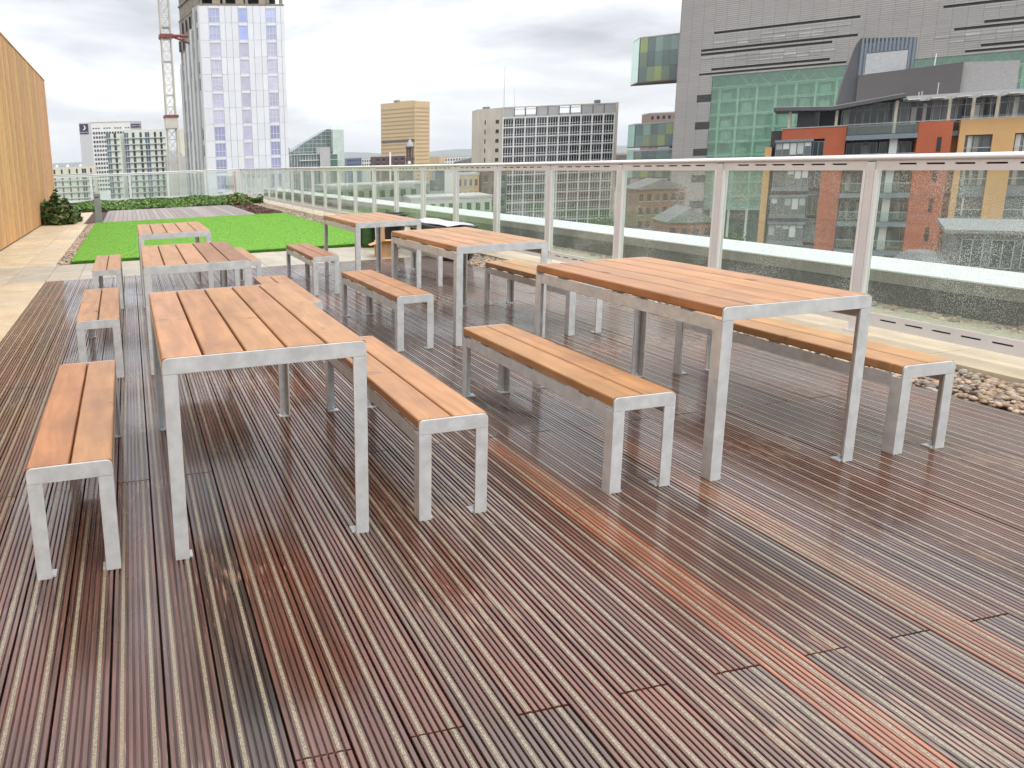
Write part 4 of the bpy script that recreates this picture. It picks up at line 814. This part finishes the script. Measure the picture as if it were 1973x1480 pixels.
def glass_box(name, label, z0, z1, pick, two=False):
    """one of the coloured glass boxes jutting from the far side of the civic building"""
    r = rootb(name, label, (149.2 + .6947 * 6, 161.4 + .7193 * 6), -44)
    s0 = -17.6; dk = mat('box_inside', (.13, .17, .165), .6)
    MB().prism([(s0 + .3, .4), (-2, .4), (-2, 12), (s0 - 2.2, 8)], z0 + .35 - GZ, z1 - .35 - GZ, 'z').build('inner_wall', dk, r)
    MB().prism([(s0, 0), (-2, 0), (-2, 12.2), (s0 - 2.55, 8.2)], z1 - .3 - GZ, z1 - GZ, 'z').build('roof', LEDG, r); MB().prism([(s0, 0), (-2, 0), (-2, 12.2), (s0 - 2.55, 8.2)], z0 - GZ, z0 + .3 - GZ, 'z').build('floor', mat('box_soffit', (.14, .11, .10), .7), r)
    H = z1 - z0 - .6; rows = 3 if H > 8 else 2
    PAN = mat('colour_panel', (1, 1, 1), .35, var=.06, scale=.5, obj=True)
    cols = [(.50, .46, .10), (.11, .14, .15), (.20, .26, .25), (.085, .095, .105), (.21, .22, .13), (.33, .40, .38), (.15, .19, .185), (.32, .31, .15)]
    for i in range(6):
        for k in range(rows):
            w = 1.85; h = H / rows; c = cols[pick[(i * rows + k) % len(pick)]]
            put('colour_panel', MB().box(.04, w - .04, .16, .3, .04, h - .04).mesh('colour_panel', PAN), r, (s0 + .25 + i * w, 0, z0 + .3 + k * h - GZ), 0, c)
    gg = MB().box(.02, 2.2, 0, .05, .02, H / rows - .02).mesh('glass_pane', XG)
    for i in range(5):
        for k in range(rows): put('glass_pane', gg, r, (s0 + .1 + i * 2.24, .03, z0 + .3 + k * H / rows - GZ))
    ln_ = math.hypot(2.55, 8.2); ang = math.atan2(-8.2, 2.55)
    for k in range(rows):
        o = MB().box(.05, ln_ - .05, .0, .06, .02, H / rows - .02).build('end_pane', mat('mint_glass', (.46, .72, .62), .12, var=.06), r, (s0 - 2.55, 8.2, z0 + .3 + k * H / rows - GZ)); o.rotation_euler[2] = ang
    return r
glass_box('glass_box', 'upper cantilevered glass box with yellow panels against the sky', 19.9, 32.1, [1, 4, 0, 7, 3, 1, 0, 2, 5, 4, 1, 2, 3, 6, 5, 2])
glass_box('glass_box', 'middle cantilevered glass box level with the office slab', 2.3, 8.95, [2, 1, 7, 5, 4, 3, 0, 2, 6, 0, 5])
glass_box('glass_box', 'lowest cantilevered glass box just above the handrail', -6.4, 1.6, [2, 4, 0, 3, 6, 1, 5, 2, 4])

# --- terracotta and yellow apartment building
TERR = mat('terracotta_render', (.40, .098, .042), .75, var=.10, scale=.5); YEL = mat('yellow_render', (.58, .345, .15), .75, var=.06, scale=.4); BLUG = mat('blue_grey_metal', (.17, .205, .23), .45, var=.08); DGM = mat('dark_zinc', (.085, .085, .092), .5, var=.1, scale=.4)
COLB = mat('beige_column', (.55, .50, .40), .7); GWIN = mat('flat_window', (.5, .5, .5), .07, var=.3, scale=.5, obj=True)
flt = rootb('apartment_building', 'terracotta and yellow apartment building with winged penthouse roof beyond the glass', (83.6, 61.8), -48)
part(flt, 'core', mat('flat_core', (.07, .07, .07), .8), (-13.0, 15, 2.2, 14, GZ, 3.1))
part(flt, 'terracotta_wall', TERR, (-11.9, -6.0, 0, 2.2, 1.95, 3.22)); part(flt, 'terracotta_wall', TERR, (-7.85, -6.0, 0, 2.2, GZ, 1.95)); part(flt, 'terracotta_wall', TERR, (0, 2.72, -.35, 2.2, GZ, 3.26))
part(flt, 'wall_cap', LEDG, (-12, -5.9, -.08, 2.2, 3.22, 3.34)); part(flt, 'yellow_pier', YEL, (-13.4, -12.75, -.1, 2.2, GZ, 1.2))
part(flt, 'side_wall', mat('ochre_render', (.36, .19, .06), .75), (2.72, 3.3, 1.2, 2.2, GZ, 2.2)); part(flt, 'blue_band', BLUG, (2.72, 3.3, .5, 1.2, 1.66, 2.17))
FL = 3.2
BLN = mat('window_blind', (.62, .63, .60), .8, var=.06, obj=True); bl1 = MB().box(0, .56, 0, .016, 0, 1).mesh('blind', BLN); cu1 = MB().box(0, .45, 0, .016, 0, 1).mesh('curtain', BLN)
part(flt, 'yellow_wall', YEL, (3.3, 15, 0, 1.2, 1.67, 3.28))
for a, b in ((3.3, 3.8), (5.85, 7.45), (9.5, 11.1), (13.15, 15)): part(flt, 'yellow_wall', YEL, (a, b, 0, 1.2, GZ, 1.67))
pnW, frW = win_meshes(2.05, 2.05, 3, (), .07, fm=DGM)
pnB, frB = win_meshes(3.4, 2.05, 5, (), .09, fm=BLUG)
pnS, frS = win_meshes(1.05, 2.05, 2, (), .07, fm=BLUG)
pnR, frR = win_meshes(2.75, 2.3, 4, (), .07, fm=LEDG)
def win(pn, fr_, s, d, z, c): p = put('window', pn, flt, (s, d, z - GZ), 0, c); put('frame', fr_, p); return p
wc = lambda: (lambda j: (.09 * j, .105 * j, .11 * j))(rng.uniform(.4, 2.6))
for f in range(6):
    z = -.42 - FL * f
    for s_ in (3.8, 7.45, 11.1): win(pnW, frW, s_, .35, z, wc()); part(flt, 'spandrel', BLUG, (s_, s_ + 2.05, .3, .6, z - 1.12, z - .01)); part(flt, 'guard_rail', LGREY, (s_ + .02, s_ + 2.03, .1, .16, z + .72, z + .8))
    win(pnB, frB, -12.4, -.35, z + .05, (.22, .25, .25)); part(flt, 'bay_sill', BLUG, (-12.45, -8.9, -.42, 2.2, z - .35, z + .04)); part(flt, 'bay_head', BLUG, (-12.5, -8.85, -.5, 2.2, z + 2.11, z + 2.4)); part(flt, 'bay_panel', DGM, (-12.4, -7.9, .1, 2.2, z - 1.0, z - .36))
    win(pnS, frS, -8.9, .1, z + .05, wc())
    # recessed balconies
    zb = 1.62 - FL * f
    part(flt, 'balcony_edge', BLUG, (-6.0, 0, -.5, 2.2, zb, zb + .28)); part(flt, 'balcony_edge', BLUG, (-6.0, 0, -.42, -.3, zb + .281, zb + .52))
    win(pnR, frR, -5.8, 1.9, zb - 2.6, wc()); win(pnR, frR, -2.9, 1.9, zb - 2.6, wc()); part(flt, 'white_pilaster', COPE, (-2.15, -1.5, .3, .9, zb - 2.68, zb))
    part(flt, 'balcony_glass', CG, (-5.9, -.1, -.4, -.36, zb - 2.66, zb - 1.62)); part(flt, 'guard_rail', LGREY, (-5.95, -.05, -.44, -.34, zb - 1.62, zb - 1.56))
    part(flt, 'slit_window', GWIN, (1.62, 1.95, -.4, -.3, z + .5, z + 2.02), color=(.04, .04, .045))
    # blinds and curtains behind some of the panes
    for q in range(5):
        hb = rng.uniform(.25, 1.5)
        if rng.uniform() < .85: put('blind', bl1, flt, (-12.4 + q * .68 + .06, -.35 + .028, z + 2.08 - hb - GZ), 0, tuple([rng.uniform(.55, 1.0)] * 3), (1, 1, hb))
    for s0_, d_0, zz_, w_ in ((-5.8, 1.9, zb - 2.6, 2.75), (-2.9, 1.9, zb - 2.6, 2.75), (3.8, .35, z, 2.05), (7.45, .35, z, 2.05), (11.1, .35, z, 2.05)):
        for q in range(int(rng.integers(1, 4))): put('curtain', cu1, flt, (s0_ + .1 + rng.uniform(0, w_ - .65), d_0 + .03, zz_ + .08 - GZ), 0, tuple([rng.uniform(.35, .95)] * 3), (rng.uniform(.5, 1.2), 1, 1.9))
# penthouse
part(flt, 'penthouse_core', mat('pent_dark', (.05, .05, .052), .6), (-10.5, 15, 3.4, 13, 3.1, 5.4))
pnP, frP = win_meshes(1.9, 2.5, 3, (.72,), .06, fm=LGREY)
for k in range(13):
    if k in (1,): continue
    dd_ = 2.95 if k > 3 else 2.6; win(pnP, frP, -10.4 + k * 1.95, dd_, 3.12, wc())
    for q in range(int(rng.integers(0, 3))): put('curtain', cu1, flt, (-10.3 + k * 1.95 + rng.uniform(0, 1.2), dd_ + .03, 3.2 - GZ), 0, tuple([rng.uniform(.35, .95)] * 3), (rng.uniform(.6, 1.2), 1, rng.uniform(1.2, 2.2)))  # pale curtain strips here also stand in for reflections on the panes
part(flt, 'grey_cladding', DGM, (-10.6, -9.0, 2.2, 2.5, 3.12, 5.3))
for s_, zt_, zb_ in ((-11.3, 5.2, 3.3), (-7.0, 5.0, 3.2), (-1.95, 5.7, 2.2), (2.3, 5.5, 2.9), (4.1, 5.5, 3.28), (5.9, 5.5, 3.28), (8.9, 5.5, 3.28)): MB().tube((s_, .25, zb_ - GZ), (s_, .25, zt_ - GZ), .14, 10).build('column', COLB, flt, smooth=False)
part(flt, 'terrace_glass', CG, (-5.95, -.05, -.36, -.32, 2.2, 3.25)); part(flt, 'terrace_rail', LGREY, (-5.95, 15, -.38, -.28, 3.30, 3.37))
part(flt, 'terrace_glass', CG, (3.3, 15, .1, .14, 3.3, 3.62))
# winged roof: a thin folded slab
wing = [(-12.9, 5.35), (-7.5, 5.02), (-1.35, 5.95), (-1.35, 6.32), (-7.5, 5.42), (-12.9, 5.72)]
MB().prism(wing, -.9, 9, 'y').build('winged_roof', DGM, flt, (0, 0, -GZ))
MB().prism([(-12.7, 5.74), (-7.5, 5.44), (-1.5, 6.32), (-1.5, 6.37), (-7.5, 5.50), (-12.7, 5.80)], -.7, 8.8, 'y').build('roof_sheet', LGREY, flt, (0, 0, -GZ))
part(flt, 'pergola_beam', LGREY, (-1.3, 16, -.9, -.6, 5.72, 6.0)); part(flt, 'roof_slab', LGREY, (-1.3, 16, 2.2, 9, 5.55, 5.9))
for k in range(9): MB().prism([(-.9, 5.6), (2.2, 5.5), (2.2, 5.85), (-.9, 5.7)], -1.2 + k * 1.9, -.1 + k * 1.9, 'x').build('sun_blade', COPE, flt, (0, 0, -GZ))
# curved zinc roof house and long dark wall behind it
MB().prism([(-7.0, 5.6), (-.52, 5.6), (-.52, 12.6), (-5.4, 13.15), (-5.75, 12.6), (-6.35, 10.0), (-6.75, 7.8)], 5.0, 12, 'y').build('roof_house', DGM, flt, (0, 0, -GZ))
for k in range(14):
    s_ = -5.3 + k * .345; top = 13.13 - (s_ + 5.4) * .115
    zb_ = 8.9 if (s_ < -4.9 or s_ > -1.35) else 11.4
    part(flt, 'zinc_seam', BLUG, (s_, s_ + .2, 4.82, 5.0, zb_, top - .02))
part(flt, 'zinc_panel', mat('zinc_blue', (.13, .155, .20), .4), (-5.35, -.55, 4.9, 5.0, 8.9, 12.5)); part(flt, 'roof_window', mat('pale_glazing', (.42, .42, .43), .15), (-4.76, -1.2, 4.75, 4.9, 9.1, 11.3)); part(flt, 'window_ledge', LGREY, (-4.9, -1.1, 4.5, 4.9, 8.95, 9.1))
MB().prism([(-5.3, 5.6), (3.4, 5.6), (3.4, 9.45), (-5.3, 8.95)], 4.2, 4.75, 'y').build('dark_wall', mat('graphite_wall', (.095, .088, .086), .6, var=.06, scale=.2), flt, (0, 0, -GZ))
MB().prism([(3.42, 5.6), (7.8, 5.6), (7.75, 9.15), (3.42, 9.45)], 4.6, 9, 'y').build('light_wall', mat('mid_grey_wall', (.30, .29, .285), .6), flt, (0, 0, -GZ))
for s_, h_ in ((.0, .35), (.25, .4), (1.5, 1.2)): MB().tube((s_, 3, 5.9 - GZ), (s_, 3, 5.9 + h_ + .3 - GZ), .05, 5).build('flue', LGREY, flt)
MB().tube((1.1, 4.4, 9.2 - GZ), (1.15, 4.4, 10.6 - GZ), .05, 5).build('flue', HWH, flt)

# --- lower buildings seen through the balustrade glass
def block(name, label, x, y, ang, w, d, zt, wall, rows, cols, wcol=(.05, .055, .06), gable=0, roofm=None, fh=3.3):
    r = rootb(name, label, (x, y), ang); part(r, 'wall', wall, (0, w, 0, d, GZ, zt))
    if gable: MB().prism([(-.4, zt), (w + .4, zt), (w + .4, zt + .2), (w / 2, zt + gable), (-.4, zt + .2)], -.4, d + .4, 'y').build('roof', roofm or ROOFG, r, (0, 0, -GZ))
    else: part(r, 'parapet', roofm or LGREY, (-.15, w + .15, -.15, d + .15, zt, zt + .5))
    pw = w / cols; me = MB().box(0, pw * .5, 0, .3, 0, fh * .52).mesh('window', WIND); se = MB().box(-.1, pw * .5 + .1, -.15, -.01, -.14, 0).mesh('sill', LGREY)
    for f in range(rows):
        for k in range(cols):
            j = rng.uniform(.5, 1.8); p = put('window', me, r, (pw * (k + .25), -.06, zt - fh * (f + .85) - GZ), 0, tuple(c_ * j for c_ in wcol)); put('sill', se, p)
    return r
BRK = mat('red_brick', (.24, .10, .065), .85, var=.25, scale=1.5); TANB = mat('tan_stone', (.50, .35, .18), .8, var=.12); GRST = mat('grey_stone', (.25, .26, .24), .8, var=.15, scale=.5); DRK = mat('dark_facade', (.09, .095, .095), .5, var=.3, scale=.4); PALE = mat('pale_facade', (.45, .47, .44), .7, var=.1)
block('office_block', 'grey stone office block seen through the far glass panes', 46, 165, -6, 26, 16, -4.5, GRST, 6, 10)
block('office_block', 'pale banded office block seen through the middle glass panes', 62, 150, -15, 18, 14, -7.5, PALE, 5, 9)
block('stone_house', 'tan stone house with dark windows left of the office slab', 86, 176, -20, 5.6, 10, -3.2, TANB, 7, 4)
block('dark_block', 'dark block with a tan strip beside the office slab end wall', 92, 174, -20, 6.5, 10, -2.4, DRK, 6, 3)
block('brick_house', 'red brick house with grey gable below the glass boxes', 112, 130, -25, 9, 10, -14, BRK, 4, 4, gable=3.2)
block('low_shed', 'pale flat-roofed building in front of the red brick house', 107, 117, -25, 8, 8, -18.5, PALE, 2, 5)
block('brick_house', 'brown brick warehouse behind the low pale building', 122, 152, -20, 11, 10, -8, mat('brown_brick', (.20, .12, .085), .85, var=.2, scale=1.2), 5, 6, gable=2.5)
brown = block('brown_hall', 'dark brown hall with a white fin at the foot of the tan tower', 150, 420, -10, 19, 16, 4.0, mat('maroon_panel', (.10, .05, .05), .7), 2, 5)
part(brown, 'white_fin', FRW, (9, 10, -.8, 0, GZ, 6.5))
block('blue_block', 'small blue block far off between glass wedge and tan tower', 176, 560, -10, 12, 14, 4.5, mat('blue_panel', (.10, .16, .26), .6), 3, 6)
block('white_block', 'small white block beside the far blue block', 192, 570, -10, 8, 14, 4.0, HWH, 3, 4)
block('far_office', 'small pale office far right of the tan tower', 262, 560, -25, 22, 14, 2.2, HWH, 3, 10)
block('far_office', 'low dark office with white roof far right of tan tower', 330, 640, -25, 44, 20, 4.0, DRK, 2, 16, roofm=HWH)
block('far_office', 'tan low office just left of the slab end wall', 250, 470, -25, 22, 14, 0.2, TANB, 3, 9)
block('grey_gable_hall', 'grey gabled hall roof at the foot of the tan tower', 195, 400, -20, 20, 12, -1.0, GRST, 2, 8, gable=2.6)
block('brick_office', 'brownish brick office peeping out right of the office slab', 245, 300, -25, 22, 14, 18.5, mat('pink_brick', (.28, .19, .16), .85, var=.15), 7, 9)
block('glass_office', 'blue-grey office lower right of the office slab', 205, 240, -25, 16, 14, 8.0, mat('bluegrey_panel', (.26, .31, .32), .5, var=.3, scale=.4), 9, 8)

# slate-roofed villa with round turret just below the right-hand panes
vil = rootb('slate_villa', 'dark slate-roofed villa with round corner turret below the right panes', (54.2, 39.0), -52)
SLATE = mat('wet_slate', (.13, .135, .14), .45, var=.25, scale=2.5); VIC = mat('old_stone', (.17, .16, .145), .85, var=.25, scale=1)
part(vil, 'wall', VIC, (1.5, 14, 0, 9, GZ, -7.6)); part(vil, 'cornice', mat('lead_flat', (.20, .21, .215), .6), (1.2, 14.3, -.35, 9.3, -5.0, -4.75)); part(vil, 'upper_wall', SLATE, (1.7, 13.8, .1, 8.9, -7.6, -5.0))
pnV, frV = win_meshes(1.1, 1.9, 2, (), .05, fm=LEDG)
for k in range(8): p = put('window', pnV, vil, (2.1 + k * 1.45, -.06, -7.3 - GZ), 0, (.10, .13, .125)); put('frame', frV, p); p = put('window', pnV, vil, (2.1 + k * 1.45, -.16, -10.4 - GZ), 0, (.05, .06, .06)); put('frame', frV, p)
MB().lathe([(1.5, 0), (1.5, -7.7 - GZ), (1.85, -7.6 - GZ), (1.85, -7.2 - GZ), (1.5, -6.9 - GZ), (.9, -6.35 - GZ), (.05, -6.2 - GZ)], 20, (.2, .2)).build('turret', SLATE, vil, smooth=False)

# trees between them
def tree(label, x, y, h, rad, zb=GZ, n=2600, tone=1.0):
    r = rootb('tree', label, (x, y), 0, 'tree', zb); mb = MB().tube((0, 0, 0), (.1, 0, h * .55), .22, 8, .1)
    for k in range(7):
        t = k * 2.4; mb.tube((.05, 0, h * (.3 + .04 * k)), (rad * .6 * math.cos(t), rad * .6 * math.sin(t), h * (.5 + .05 * k)), .08, 5, .03)
    mb.build('trunk', BARK, r); cen = rng.normal(size=(16, 3)); cen /= np.linalg.norm(cen, axis=1)[:, None]; cen *= rng.uniform(.3, .85, (16, 1)) * [[rad, rad, h * .3]]; cen[:, 2] += h * .66
    c = cen[rng.integers(16, size=n)] + rng.normal(0, rad * .22, (n, 3)); cols = np.array([(.05, .10, .03), (.08, .14, .035), (.11, .16, .05)])[rng.integers(3, size=n)] * rng.uniform(.6, 1.3, (n, 1)) * tone
    V, F, C = leaves(c, .42, cols); put('crown', fast_mesh('crown', V, F, LEAF, C), r); return r
tree('dark green street tree left of the slab end wall', 92, 160, 15, 4.5)
tree('tall street tree in front of the tan stone house', 80, 160, 13, 4)
tree('street tree before the lower floors of the office slab', 128, 196, 13, 5)
tree('second street tree before the office slab, further right', 142, 190, 12, 5)
tree('tree beside the red brick house, under the glass boxes', 121, 123, 14, 4.5)
tree('tree at the foot of the pale banded office block', 58, 138, 13, 4)

# far roofs that read as one mass, and the moor beyond
mb = MB(); 
for _ in range(1500):
    az = R(rng.uniform(-32, 62)); D = rng.uniform(640, 3600); x, y = D * math.sin(az), D * math.cos(az); w, d, h = rng.uniform(10, 50), rng.uniform(10, 40), rng.uniform(6, 30) * (1.25 if rng.uniform() < .06 else 1)
    a = rng.uniform(0, 1.5); c_, s_ = math.cos(a) * w / 2, math.sin(a) * w / 2; e_, g_ = -math.sin(a) * d / 2, math.cos(a) * d / 2
    mb.prism([(x - c_ - e_, y - s_ - g_), (x + c_ - e_, y + s_ - g_), (x + c_ + e_, y + s_ + g_), (x - c_ + e_, y - s_ + g_)], GZ, GZ + h, 'z', mi=int(rng.integers(5)))
dc = mb.build('distant_city', [BRK, GRST, PALE, DRK, TANB]); struct(dc, 'stuff')
xs = np.linspace(-9000, 10500, 90); hz = 150 + 70 * np.sin(xs / 1900 + 1) + 45 * np.sin(xs / 700) + 14 * np.sin(xs / 210); V = []; F = []
for i, (x, h_) in enumerate(zip(xs, hz)):
    for k, f in enumerate((0, .35, .75, 1.0, .9)): V.append((x, 6400 + k * 900 - .00004 * (x - 2000) ** 2, GZ + h_ * f))
for i in range(89):
    for k in range(4): F.append((i * 5 + k, (i + 1) * 5 + k, (i + 1) * 5 + k + 1, i * 5 + k + 1))
struct(put('hills', fast_mesh('hills', V, F, mat('moorland', (.07, .09, .055), .95, var=.3, scale=.002), smooth=True)))
hz0 = MB().box(-11500, 11500, -3000, 11500, GZ - 2, 262).build('haze', None if False else CLAMP); hz0.data.materials.clear(); struct(hz0, 'stuff')
hm = bpy.data.materials.new('haze'); hm.use_nodes = True; t = hm.node_tree; t.nodes.clear(); o_ = t.nodes.new('ShaderNodeOutputMaterial'); pv = t.nodes.new('ShaderNodeVolumePrincipled')
pv.inputs['Color'].default_value = (.86, .91, .97, 1); pv.inputs['Density'].default_value = 0.00011; pv.inputs['Anisotropy'].default_value = .2; t.links.new(pv.outputs[0], o_.inputs['Volume']); hz0.data.materials.append(hm)
